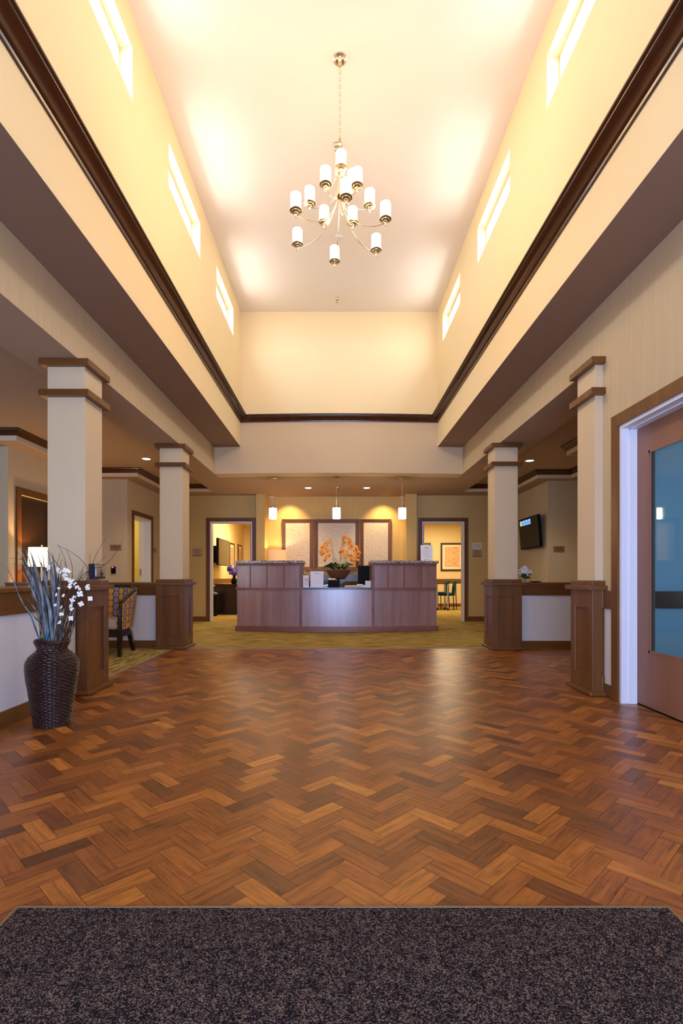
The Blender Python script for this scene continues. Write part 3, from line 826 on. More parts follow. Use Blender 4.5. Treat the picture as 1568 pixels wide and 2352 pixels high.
t = thing('smoke_detector', 'pale round smoke detector on the high ceiling behind the chandelier', 'smoke detector', (.02, 6.53, Z3))
obj('detector_body', B().lathe([(.05, 0), (.05, -.012), (.032, -.02), (.01, -.021)], (0, 0, 0), 28), M['plastic'], t, smooth=True, local=True)

# ============================================================ RECEPTION DESK
DYF = lambda x: 8.42+.24*((x)/1.68)**2
def desk():
    t = thing('reception_desk', 'wide curved walnut laminate reception desk with two raised granite topped ends', 'reception desk', (0, 8.9, 0))
    D = lambda dx: (lambda x: DYF(x)+dx)
    for (x0, x1, g0, g1, side) in ((-1.672, -.572, -1.70, -.552, -1), (.565, 1.66, .548, 1.692, 1)):
        tw = obj('raised_end', B().curved(x0, x1, D(.0), .62, .0, 1.093, 16), M['desk'], t)
        xs = [x0+(x1-x0)*f for f in ((.21, .47, .73) if side < 0 else (.245, .49, .755))]
        for x in xs: obj('batten', B().curved(x-.011, x+.011, D(-.006), .01, .728, 1.09, 1), M['desktrim'], tw)
        obj('top_rail', B().curved(x0-.02, x1, D(-.016), .66, 1.092, 1.132, 16), M['desktrim'], tw)
        obj('middle_rail', B().curved(x0-.02, x1, D(-.014), .03, .686, .728, 16), M['desktrim'], tw)
        px = x1 if side < 0 else x0
        obj('corner_post', B().curved(px-.045 if side < 0 else px, px if side < 0 else px+.045, D(-.012), .05, .1, 1.092, 2), M['desktrim'], tw)
        gt = obj('granite_top', B().curved(g0, g1, D(-.04), .70, 1.132, 1.174, 16), M['granite'], t, bevel=.004)
        gt['label'] = 'speckled granite ledge'
    obj('front_panel', B().curved(-.572, .565, D(.004), .03, .0, .70, 12), M['desk'], t)
    obj('low_counter', B().curved(-.572, .565, D(-.02), .86, .70, .733, 12), M['counter'], t)['label'] = 'grey low counter'
    obj('skirting', B().curved(-1.70, 1.69, D(-.03), .06, .003, .098, 32), M['desktrim'], t, bevel=.006)
desk()
# credenza against the niche
t = thing('credenza', 'dark back counter with grey top against the gold wall behind the desk', 'cabinet', (0, 10.5, 0))
obj('carcass', B().box(-1.30, 1.30, 10.28, 10.745, .003, .825), M['espresso'], t)
for i in range(5):
    x = -1.29+i*.518; d = obj('door', B().box(x+.005, x+.505, 10.262, 10.28, .09, .80, .003), M['espresso'], t)
    obj('handle', B().tube([(x+.44, 10.262, .70), (x+.44, 10.24, .70), (x+.44, 10.24, .60), (x+.44, 10.262, .60)], .004), M['nickel'], d, smooth=True)
obj('countertop', B().box(-1.33, 1.33, 10.24, 10.745, .825, .86, .003), M['counter'], t)
obj('backsplash', B().box(-1.33, 1.33, 10.725, 10.747, .86, .955), M['counter'], t)

# framed crackle panels
def framed(x0, x1, y, z0, z1, w_, d, label):
    t = thing('framed_glass_panel', label, 'wall panel', ((x0+x1)/2, y, z0), 'crackle glass wall panels')
    f = B()
    fo = [(x0, z0), (x1, z0), (x1, z1), (x0, z1)]; fi = [(x0+w_, z0+w_), (x1-w_, z0+w_), (x1-w_, z1-w_), (x0+w_, z1-w_)]
    for i in range(4):
        a, b_, c, e = fo[i], fo[(i+1) % 4], fi[(i+1) % 4], fi[i]
        vs = [(p[0], y-d*1.0, p[1]) for p in (a, b_)]+[(p[0], y-d*.6, p[1]) for p in (c, e)]+[(p[0], y, p[1]) for p in (a, b_, c, e)]
        f.add(vs, [(0, 1, 2, 3), (4, 7, 6, 5), (0, 4, 5, 1), (1, 5, 6, 2), (2, 6, 7, 3), (3, 7, 4, 0)])
    obj('frame', f, M['panelframe'], t, bevel=.002)
    obj('crackle_pane', B().box(x0+w_, x1-w_, y-d*.45, y-.004, z0+w_, z1-w_), M['crackle'], t)
YP = 10.748
def PX(px, Y=YP): return (px-VX)/F*Y
def PZ(py, Y=YP): return H+(VY-py)/F*Y
framed(PX(647.4), PX(719.3), YP, PZ(1310.5), PZ(1193), .074, .05, 'left narrow crackle glass panel, behind the linen lamp')
framed(PX(721.3), PX(824.8), YP, PZ(1310.5), PZ(1193), .078, .05, 'wide middle crackle glass panel behind the orange orchids')
framed(PX(827.3), PX(897.8), YP, PZ(1310.5), PZ(1193), .066, .05, 'right narrow crackle glass panel, behind the black monitor')

# table lamp on credenza
def table_lamp(x, y, z, r, h0, h1, label, m, power, base_m, rtop=None):
    t = thing('table_lamp', label, 'lamp', (x, y, z))
    obj('lamp_base', B().lathe([(.06, 0), (.06, .015), (.02, .03), (.035, .07), (.045, .12), (.03, h0*.75), (.008, h0-.01), (.008, h1+.02)], (0, 0, 0), 24), base_m, t, smooth=True, local=True)
    rt = rtop or r*.96
    sh = B(); seg = 40; vs = []; fs = []
    for rr, zz in ((r, h0), (rt, h1), (rt-.003, h1), (r-.003, h0)):
        vs += [(rr*math.cos(2*PI*k/seg), rr*math.sin(2*PI*k/seg), zz) for k in range(seg)]
    for i in range(4):
        for k in range(seg): fs.append((i*seg+k, i*seg+(k+1) % seg, ((i+1) % 4)*seg+(k+1) % seg, ((i+1) % 4)*seg+k))
    sh.add(vs, fs)
    obj('lamp_shade', sh, m, t, smooth=True, local=True)
    hp = B().tube([(0, 0, h1-.01), (0, 0, h1+.02)], .003).lathe([(.004, h1+.018), (.010, h1+.026), (.010, h1+.034), (.003, h1+.042)], (0, 0, 0), 12)
    for k in range(3):
        a = k*2*PI/3; hp.tube([(0, 0, h1-.008), (rt*math.cos(a)*.985, rt*math.sin(a)*.985, h1-.008)], .0018, 6)
    obj('finial', hp, M['nickel'], t, smooth=True, local=True)
    l = bpy.data.lights.new('lamp_bulb', 'POINT'); l.energy = power; l.color = (1, .70, .36); l.shadow_soft_size = .03
    o = bpy.data.objects.new('lamp_bulb', l); C.objects.link(o); o.parent = t; o.location = (0, 0, (h0+h1)/2+.02)
    return t
table_lamp(-1.198, 10.42, .86, .182, .355, .588, 'linen drum shade lamp glowing on the back counter at the left', M['linen'], 8, M['panelframe'])

# ============================================================ ITEMS ON THE DESK
def card(name, label, cat, px0, px1, py0, py1, Y, lean, m, back=True, lines=None, depth=.05, group=None):
    """upright leaning sheet with a foot, standing on the counter"""
    x0, x1 = PX(px0, Y), PX(px1, Y); z0, z1 = PZ(py1, Y), PZ(py0, Y); h_ = z1-z0
    t = thing(name, label, cat, ((x0+x1)/2, Y, z0), group)
    dy = h_*lean
    w_ = (x1-x0)/2
    vs = [(-w_, 0, 0), (w_, 0, 0), (w_, dy, h_), (-w_, dy, h_)]; th = .004
    obj('sheet', B().add(vs+[(a, b_+th, c) for a, b_, c in vs], [(0, 1, 2, 3), (7, 6, 5, 4), (0, 4, 5, 1), (1, 5, 6, 2), (2, 6, 7, 3), (3, 7, 4, 0)]), m, t, local=True)
    st_ = B().box(-w_, w_, 0.0, depth, 0, .003)
    obj('stand_foot', st_, M['acrylic'] if back else m, t, local=True)
    if lines:
        b = B()
        for u0, u1, v0, v1 in lines:     # fractions from the top left
            xa, xb = -w_+2*w_*u0, -w_+2*w_*u1; za, zb = h_*(1-v1), h_*(1-v0)
            b.add([(xa, za*lean-.0008, za), (xb, za*lean-.0008, za), (xb, zb*lean-.0008, zb), (xa, zb*lean-.0008, zb)], [(0, 1, 2, 3)])
        obj('printed_lines', b, M['greyink'], t, local=True)
    return t
ls = [(.30, .68, .155, .185), (.38, .58, .235, .243)]
for i in range(8): ls.append((.22, .80-.09*(i % 3), .32+.06*i, .326+.06*i))
ls += [(.10, .17, .345, .365), (.10, .18, .505, .53), (.78, .84, .68, .73), (.36, .40, .87, .915), (.42, .68, .885, .9)]
s1 = card('notice_stand', 'white printed notice standing on the right granite ledge of the desk', 'notice', 966, 993.5, 1252.5, 1289, 8.72, .10, M['paper'], lines=ls)
s1.location.z = 1.1745
card('notice_stand', 'blank looking white notice standing upright on the low counter beside the brochures', 'notice', 712.5, 742.5, 1313, 1350.2, 8.50, .06, M['paper'], lines=[(.3, .7, .13, .15)]).location.z = .7335
bs_ = card('brochure_holder', 'narrow brochure stand with a small photo, against the left raised end', 'brochure holder', 695.8, 709, 1322, 1350.3, 8.52, .08, M['paper'], lines=[(.25, .85, .68, .70), (.25, .9, .75, .76), (.25, .8, .80, .81)])
bs_.location.z = .7335
def photo_patch(t):
    h_ = .2
    b = B().add([(-.020, .0058, .088), (.045, .0058, .088), (.045, .0118, .152), (-.020, .0118, .152)], [(0, 1, 2, 3)])
    obj('printed_photo', b, M['pinkpaper'], t, local=True)
photo_patch(bs_)
card('card_holder', 'small white card holder on the low counter in front of the monitor', 'card holder', 838.5, 851.5, 1335, 1350.3, 8.52, .18, M['plastic']).location.z = .7335
# telephone
t = thing('desk_phone', 'black desk telephone on the low counter under the orchid bowl', 'telephone', (-.055, 8.72, .7335))
b = B().add([(-.10, -.09, 0), (.10, -.09, 0), (.10, .09, 0), (-.10, .09, 0), (-.10, -.08, .12), (.10, -.08, .12), (.10, .08, .04), (-.10, .08, .04)], [(0,3,2,1),(4,5,6,7),(0,1,5,4),(1,2,6,5),(2,3,7,6),(3,0,4,7)])
obj('phone_body', b, M['black'], t, local=True, bevel=.006)
obj('handset', B().tube([(.075, -.09, .135), (.075, -.085, .155), (.075, -.02, .158), (.075, .06, .10), (.075, .08, .075)], [.024, .02, .016, .02, .024], 10), M['black'], t, local=True, smooth=True)
obj('phone_display', B().add([(-.09, -.075, .123), (.03, -.075, .123), (.03, -.02, .152), (-.09, -.02, .152), (-.09, -.07, .117), (.03, -.07, .117), (.03, -.015, .146), (-.09, -.015, .146)], [(0,1,2,3),(7,6,5,4),(0,4,5,1),(1,5,6,2),(2,6,7,3),(3,7,4,0)]), M['silver'], t, local=True)
# papers
t = thing('paper_stack', 'flat stack of peach papers and folders on the low counter beside the phone', 'papers', (.27, 8.58, .7335))
b = B()
for i in range(6): b.box(-.145+R.uniform(-.006, .006), .13+R.uniform(-.008, .008), -.09, .10, i*.006, i*.006+.005)
obj('sheets', b, M['pinkpaper'], t, local=True)
obj('folder', B().box(.06, .155, -.06, .09, .036, .052).box(.13, .20, -.05, .05, 0, .04), M['plastic'], t, local=True)
# small silver stapler by the notice
t = thing('stapler', 'small silver stapler lying between the blank notice and the phone', 'stapler', (-.19, 8.66, .7335))
obj('stapler_body', B().box(-.06, .05, -.015, .015, 0, .012, .003).add([(-.06, -.012, .02), (.05, -.012, .034), (.05, .012, .034), (-.06, .012, .02), (-.06, -.012, .03), (.05, -.012, .05), (.05, .012, .05), (-.06, .012, .03)], [(0,3,2,1),(4,5,6,7),(0,1,5,4),(1,2,6,5),(2,3,7,6),(3,0,4,7)]), M['silver'], t, local=True)
# monitor seen from behind
t = thing('computer_monitor', 'black computer monitor seen from behind at the right raised end', 'monitor', (.535, 9.185, .7335))
obj('monitor_back', B().box(-.165, .235, -.02, .02, .06, .375, .008), M['black'], t, local=True)
obj('monitor_stand', B().box(-.12, -.04, .0, .03, .0, .14).cyl((-.09, .0, 0), .085, .012, 28), M['black'], t, local=True)
obj('port_cover', B().box(-.08, .12, -.03, -.02, .12, .26, .004), M['black'], t, local=True)
# office chair behind the desk
t = thing('office_chair', 'olive brown office chair back showing behind the low counter', 'office chair', (.28, 9.5, 0))
b = B(); n_ = 14; vs = []; fs = []
for i in range(n_+1):
    u = -1+2*i/n_
    for j in range(9):
        v = j/8; ww = .23*(1-.25*(abs(v-.5)*2)**3)
        vs.append((u*ww*(1-.12*max(0, v-.7)*3), .05*u*u-.01, .48+v*.355-.045*u*u*(v > .6)*((v-.6)/.4)))
for i in range(n_):
    for j in range(8): fs.append((i*9+j, (i+1)*9+j, (i+1)*9+j+1, i*9+j+1))
b.add(vs, fs)
o = obj('backrest', b, M['olivefabric'], t, smooth=True, local=True); md = o.modifiers.new('solid', 'SOLIDIFY'); md.thickness = .05; md.offset = 0
obj('seat', B().box(-.24, .24, .08, .54, .42, .50, .03), M['olivefabric'], t, local=True)
b = B().cyl((0, .31, .1), .025, .32, 16)
for k in range(5):
    a = 2*PI*k/5+.3; b.tube([(0, .31, .11), (.28*math.cos(a), .31+.28*math.sin(a), .07)], [.022, .014], 8).cyl((.28*math.cos(a)-.0, .31+.28*math.sin(a), .003), .025, .06, 12)
obj('pedestal_base', b, M['black'], t, local=True)
for s in (-1, 1): obj('armrest', B().tube([(s*.25, .2, .45), (s*.28, .2, .55), (s*.28, .2, .64), (s*.28, .12, .66), (s*.28, .38, .66)], .016, 8), M['black'], t, local=True, smooth=True)
# bowl with cream blossoms
t = thing('blossom_bowl', 'small dark red bowl of cream and orange blossoms beside the left raised end', 'bowl', (-.70, 10.36, .86))
obj('bowl', B().lathe([(.03, 0), (.04, .01), (.075, .06), (.10, .10), (.095, .10), (.07, .06), (.03, .02)], (0, 0, 0), 28), M['wicker'], t, smooth=True, local=True)
def blossom(b, c, r, pet=6, tilt=0, sd=None):
    c = Vector(c); rnd = sd or R
    nrm = Vector((rnd.uniform(-.7, .7), -1, rnd.uniform(-.2, .9))).normalized() if not isinstance(tilt, Vector) else tilt
    a = nrm.cross(Vector((0, 0, 1))).normalized(); d = a.cross(nrm)
    for k in range(pet):
        an = 2*PI*k/pet+rnd.uniform(0, .3); u = a*math.cos(an)+d*math.sin(an); v = nrm.cross(u)
        p0 = c; p1 = c+u*r*.5+v*r*.34+nrm*r*.18; p2 = c+u*r+nrm*r*.05; p3 = c+u*r*.5-v*r*.34+nrm*r*.18; pm = c+u*r*.62+nrm*r*.26
        n_ = len(b.v); b.v += [tuple(p) for p in (p0, p1, p2, p3, pm)]
        b.f += [(n_, n_+1, n_+4), (n_+1, n_+2, n_+4), (n_+2, n_+3, n_+4), (n_+3, n_, n_+4)]
    return b
for i in range(9):
    b = B(); blossom(b, (R.uniform(-.07, .07), R.uniform(-.05, .05), .115+R.uniform(0, .035)), .036, 6)
    obj('blossom', b, M['whitepetal'] if i % 3 else M['petal'], t, local=True)

# ============================================================ ORCHIDS
def petals(b, c, r, np_=4):
    # broad rounded petals, cupped
    c = Vector(c); nrm = Vector((R.uniform(-.8, .8), -1, R.uniform(-.1, .9))).normalized(); a = nrm.cross(Vector((0, 0, 1))).normalized(); d = a.cross(nrm); a0 = R.uniform(0, 3)
    for k in range(np_):
        an = a0+2*PI/np_*k; u = a*math.cos(an)+d*math.sin(an); v = nrm.cross(u); n_ = len(b.v)
        ring = [c]+[c+u*r*(.62+.42*math.cos(q))+v*r*.46*math.sin(q)+nrm*r*(.25-.12*math.cos(q)) for q in [PI*.8-i*PI*1.6/6 for i in range(7)]]
        b.v += [tuple(p) for p in ring]+[tuple(c+u*r*.6+nrm*r*.12)]
        for i in range(7): b.f.append((n_+i, n_+i+1, n_+8))
        b.f.append((n_+7, n_, n_+8))
    return b
def orchid():
    Y = 10.40
    x0 = PX(777, Y); t = thing('potted_orchids', 'orange orchids with strappy green leaves in a wide brown bowl', 'plant', (x0, Y, .8605))
    obj('bowl', B().lathe([(.105, 0), (.12, .004), (.165, .05), (.215, .12), (.252, .185), (.246, .189), (.20, .14), (.02, .12)], (0, 0, 0), 40), M['bowl'], t, smooth=True, local=True)
    obj('moss', B().lathe([(.235, .17), (.2, .185), (.1, .195), (.01, .2)], (0, 0, 0), 24), M['leafgreen'], t, smooth=True, local=True)
    def leaf(px, base, tip, w_, arch, m='leafgreen'):
        b = B(); base = Vector(base); tip = Vector(tip); n_ = 10; vs = []; fs = []
        d = tip-base; side = Vector((-d.y, d.x, 0));
        side = side.normalized() if side.length > 1e-4 else Vector((1, 0, 0)); side = (side*.5+Vector((0, 0, 1))*.6).normalized()
        for i in range(n_+1):
            s_ = i/n_; p = base+d*s_+Vector((0, 0, arch*math.sin(PI*s_))); ww = w_*math.sin(PI*min(.98, .12+.86*s_))**.7
            vs += [p-side*ww, p+Vector((0, -.004, -.006)), p+side*ww]
        for i in range(n_):
            a = i*3; fs += [(a, a+1, a+4, a+3), (a+1, a+2, a+5, a+4)]
        b.add(vs, fs); obj('leaf', b, M[m], t, smooth=True, local=True)
    for bx in (-.09, .02, .12):
        for k in range(6):
            a = R.uniform(-.35, PI+.35) if k % 2 else R.uniform(PI, 2*PI)
            L = R.uniform(.14, .22); leaf(0, (bx, 0, .18), (bx+L*math.cos(a), L*.45*math.sin(a)-.02, .20+R.uniform(.0, .08)), .034, R.uniform(.05, .10), 'leafgreen' if k % 3 else 'stemgreen')
    leaf(0, (-.09, -.03, .18), (-.31, -.06, .245), .026, .05); leaf(0, (.1, -.03, .18), (.26, -.07, .20), .026, .07)
    leaf(0, (-.07, -.02, .18), (-.19, -.03, .31), .034, .04)
    def q(px, py): v = P(px, py, Y); return Vector((v.x-x0, R.uniform(-.05, .03), v.z-.8605))
    stems = [[(766.5, 1290), (765, 1276), (762, 1256), (759, 1240), (757, 1234)], [(782, 1292), (782.5, 1275), (784, 1258), (786, 1247), (791, 1236), (797, 1236), (803, 1244)],
             [(793, 1294), (796, 1278), (800, 1260), (804, 1253), (811, 1258), (818, 1268), (816, 1280)], [(765, 1270), (760, 1265), (754, 1263)], [(792, 1266), (790, 1264), (786, 1262)]]
    for s_ in stems:
        pts = [P(a, b_, Y) for a, b_ in s_]; pts = [Vector((p.x-x0, 0, p.z-.8605)) for p in pts]
        obj('stem', B().tube(pts, .0045, 6), M['stemgreen'], t, smooth=True, local=True)
    cl = [(753, 1244), (747, 1248), (751, 1252), (742, 1253), (745, 1258), (738, 1258), (741, 1264), (749, 1262), (736, 1268), (752, 1268), (743, 1271), (750, 1276), (755, 1278), (748, 1282), (745, 1287), (757, 1274), (739, 1274), (755, 1248),
          (789, 1235), (793, 1233), (788, 1240), (796, 1238), (790, 1247), (787, 1251), (801, 1238), (805, 1241), (800, 1246), (806, 1247), (801, 1252), (806, 1252),
          (803, 1258), (809, 1256), (811, 1261), (806, 1263), (818, 1256), (820, 1260), (814, 1266), (817, 1271), (822, 1267), (826, 1270), (812, 1273), (819, 1277), (824, 1276), (817, 1283), (821, 1286), (806, 1277), (809, 1283), (812, 1289), (811, 1297), (813, 1293),
          (783, 1264), (786, 1268), (780, 1269), (788, 1264), (791, 1274), (795, 1268), (797, 1276), (791, 1281), (801, 1276), (803, 1281), (807, 1287)]
    for i, (a, b_) in enumerate(cl):
        p = q(a, b_); b = B(); petals(b, p, R.uniform(.030, .037), 5)
        f = obj('flower', b, M['petal'], t, local=True)
        bb_ = B().lathe([(.001, -.008), (.008, 0), (.004, .008)], tuple(p+Vector((0, -.014, 0))), 8)
        obj('flower_throat', bb_, M['petalcentre'], f, local=True)
orchid()

# ============================================================ FLOOR VASE AND ARRANGEMENT
VCX, VCY = -1.742, 3.17
def vase():
    t = thing('wicker_vase', 'tall dark wicker floor vase standing on parquet at the left half wall', 'vase', (VCX, VCY, 0))
    prof = [(.0, .098), (.03, .102), (.10, .112), (.20, .127), (.30, .142), (.35, .1465), (.385, .144), (.415, .130), (.435, .108), (.452, .088), (.463, .081), (.475, .083), (.492, .092), (.508, .0985)]
    def rad(z):
        for i in range(len(prof)-1):
            if prof[i][0] <= z <= prof[i+1][0]:
                u = (z-prof[i][0])/(prof[i+1][0]-prof[i][0]); u2 = u*u*(3-2*u)*.4+u*.6
                return prof[i][1]+(prof[i+1][1]-prof[i][1])*u2
        return prof[-1][1]
    rows = 50; sub = 4; seg = 160; st = 40
    pr_ = []
    for i in range(rows*sub+1): z = .508*i/(rows*sub); pr_.append((rad(z), z))
    jit = [R.uniform(.7, 1.3) for _ in range(rows+1)]
    def fn(r, z, a):
        rw = z/.508*rows; k = int(rw); ph = rw-k
        return r+.005*math.sin(PI*ph)*(.75+.25*jit[min(k, rows)])*(1+.55*math.sin(a*st/2+(PI if k % 2 else 0)))-.002
    b = B().lathe(pr_, (0, 0, 0), seg, caps=False, fn=fn)
    b.lathe([(.095, .5), (.08, .46), (.10, .40)], (0, 0, 0), 48, caps=False).lathe([(.004, .004), (.098, .003)], (0, 0, 0), 48, caps=False)
    obj('vase_body', b, M['wicker'], t, smooth=True, local=True)
    rim = B()
    for k in range(3):
        pts = [((.099-.002*k)*math.cos(a), (.099-.002*k)*math.sin(a), .506+.006*k+.0015*math.sin(a*18+k)) for a in [2*PI*i/64 for i in range(65)]]
        rim.tube(pts, .0042, 6)
    obj('braided_rim', rim, M['wicker'], t, smooth=True, local=True)
vase()
def arrangement():
    t = thing('dried_flower_arrangement', 'dried blue grey leaves, brown twigs and white blossoms filling the wicker vase', 'flower arrangement', (VCX, VCY, .47))
    o0 = Vector((VCX, VCY, .47))
    def W(px, py, dy=0): return P(px, py, VCY+dy)-o0
    def base(px, dy=0): return Vector(((px-121)/F*VCY, dy, .0))
    def strip(pts, w_, nm, m, twist=0):
        pts = [Vector(p) for p in pts]; vs = []; fs = []; N = 14
        def cv(s_):
            s_ = s_*(len(pts)-1); i = min(int(s_), len(pts)-2); u = s_-i
            p0 = pts[max(i-1, 0)]; p1 = pts[i]; p2 = pts[i+1]; p3 = pts[min(i+2, len(pts)-1)]
            return .5*((2*p1)+(-p0+p2)*u+(2*p0-5*p1+4*p2-p3)*u*u+(-p0+3*p1-3*p2+p3)*u**3)
        for i in range(N+1):
            s_ = i/N; p = cv(s_); tg = (cv(min(1, s_+.03))-cv(max(0, s_-.03))).normalized()
            sd = tg.cross(Vector((math.sin(twist+s_*1.2), -math.cos(twist+s_*1.2), 0))).normalized(); nn = sd.cross(tg)
            ww = w_*(.35+.65*math.sin(PI*min(1, s_*1.05+.12)))*(1 if s_ < .85 else (1-s_)/.15+.02)
            vs += [p-sd*ww, p+nn*ww*.35, p+sd*ww]
        for i in range(N):
            a = i*3; fs += [(a, a+1, a+4, a+3), (a+1, a+2, a+5, a+4)]
        o = obj(nm, B().add(vs, fs), m, t, smooth=True, local=True)
        md = o.modifiers.new('solid', 'SOLIDIFY'); md.thickness = .0008
    def tw(pts, r0, r1, nm='twig', m=None):
        pts = [Vector(p) for p in pts]; N = 12; out = []
        for i in range(N+1):
            s_ = i/N*(len(pts)-1); k = min(int(s_), len(pts)-2); u = s_-k
            p0 = pts[max(k-1, 0)]; p1 = pts[k]; p2 = pts[k+1]; p3 = pts[min(k+2, len(pts)-1)]
            out.append(.5*((2*p1)+(-p0+p2)*u+(2*p0-5*p1+4*p2-p3)*u*u+(-p0+3*p1-3*p2+p3)*u**3))
        rs = [r0+(r1-r0)*i/N for i in range(N+1)]
        obj(nm, B().tube(out, rs, 5), m or M['twig'], t, smooth=True, local=True)
    # broad blue grey blades: tips from the photograph
    tips = [(38, 1262, .009), (47, 1260, .009), (54, 1247, .005), (58, 1300, .012), (66, 1256, .010), (73, 1290, .012), (70, 1268, .008), (84, 1262, .009), (80, 1300, .013), (92, 1280, .010), (97, 1262, .007), (103, 1300, .011), (110, 1258, .008), (113, 1275, .013),
            (120, 1268, .012), (124, 1300, .010), (60, 1330, .012), (76, 1340, .013), (90, 1330, .012), (100, 1345, .011), (115, 1330, .010), (50, 1310, .008), (129, 1310, .008), (142, 1298, .007), (134, 1330, .007), (86, 1370, .012), (98, 1390, .011), (70, 1360, .010), (110, 1380, .010), (62, 1375, .006)]
    for i, (px, py, w_) in enumerate(tips):
        dy = R.uniform(-.08, .08); bx = 121+(px-95)*.28+R.uniform(-8, 4)
        b0 = base(bx, dy*.4); tip = W(px, py, dy); mid = b0.lerp(tip, .5)+Vector((R.uniform(-.01, .02)+(.018 if px < 90 else -.0), 0, .02))
        strip([b0, mid, tip], w_*1.1, 'leaf_blade', M['blueblade'], R.uniform(-.7, .7))
    strip([base(100), W(98, 1440), W(55, 1390), W(20, 1310), W(-2, 1288)], .0045, 'leaf_blade', M['blueblade'], .3)
    strip([base(98), W(80, 1440), W(70, 1415), W(62, 1405)], .005, 'leaf_blade', M['tealblade'], .2)
    strip([base(106, -.04), W(104, 1440, -.04), W(100, 1400, -.04), W(104, 1350, -.04)], .007, 'leaf_blade', M['greenblade'], .1)
    strip([base(112, -.05), W(110, 1455, -.05), W(112, 1440, -.05)], .009, 'leaf_blade', M['tealblade'])
    strip([base(140, -.03), W(143, 1450, -.03), W(146, 1425, -.03)], .005, 'leaf_blade', M['tealblade'])
    # brown grasses and twigs
    named = [[(140, 1470), (150, 1400), (190, 1320), (236, 1300), (262, 1275), (281, 1240)], [(138, 1470), (170, 1360), (205, 1310), (225, 1265), (243, 1236)], [(135, 1470), (150, 1330), (150, 1290), (134, 1252)],
             [(150, 1470), (190, 1380), (215, 1310), (243, 1276)], [(145, 1470), (200, 1330), (190, 1290), (158, 1265), (130, 1252)], [(150, 1470), (168, 1440), (195, 1425), (225, 1405)], [(148, 1470), (175, 1400), (204, 1330), (206, 1270)],
             [(120, 1470), (125, 1300), (100, 1310), (60, 1300), (29, 1295)], [(115, 1470), (140, 1330), (120, 1280), (98, 1255)], [(150, 1470), (170, 1410), (196, 1360), (248, 1332)], [(128, 1470), (135, 1400), (128, 1320), (138, 1270)], [(112, 1470), (118, 1380), (106, 1300), (22, 1282)],
             [(150, 1470), (165, 1330), (163, 1290), (152, 1262)], [(140, 1470), (152, 1380), (162, 1340), (147, 1290)], [(130, 1470), (132, 1380), (120, 1330), (97, 1350)], [(150, 1470), (172, 1420), (206, 1390), (215, 1360)]]
    for k, pp in enumerate(named):
        dy = R.uniform(-.07, .05)
        tw([W(a, b_, dy*min(1, i*.4)) for i, (a, b_) in enumerate(pp)], .003 if k in (0, 8) else .0022, .0010)
    for k in range(84):
        px = R.uniform(70, 215) if k % 3 else R.uniform(130, 205); py = R.uniform(1275, 1400) if px < 150 else R.uniform(1290, 1380)
        dy = R.uniform(-.10, .10); b0 = base(121+(px-130)*.30+R.uniform(-10, 10), R.uniform(-.04, .04)); tip = W(px, py, dy)
        mid = b0.lerp(tip, .5)+Vector((R.uniform(-.02, .02)-(px-130)*.00015, 0, R.uniform(0, .02)))
        tw([b0, mid, tip], .0020, .0007)
    fl = [(113, 1306, .018), (110, 1302, .015), (134, 1308, .018), (140, 1314, .014), (150, 1310, .016), (158, 1313, .012), (149, 1322, .015), (152, 1330, .012), (160, 1333, .014), (166, 1336, .018), (172, 1341, .014), (162, 1342, .014), (160, 1348, .012), (177, 1349, .014), (201, 1347, .016), (202, 1352, .014), (184, 1364, .019), (169, 1372, .013), (166, 1378, .015), (174, 1371, .010), (207, 1375, .015), (186, 1387, .016), (164, 1391, .017), (165, 1399, .013), (141, 1395, .012), (127, 1390, .011), (141, 1411, .014), (163, 1420, .015), (137, 1430, .014), (130, 1366, .012), (146, 1368, .011), (135, 1351, .009), (183, 1353, .009)]
    for px, py, r_ in fl:
        b = B(); petals(b, W(px, py, R.uniform(-.10, -.05)), r_*1.05); obj('blossom', b, M['whitepetal'], t, local=True)
arrangement()

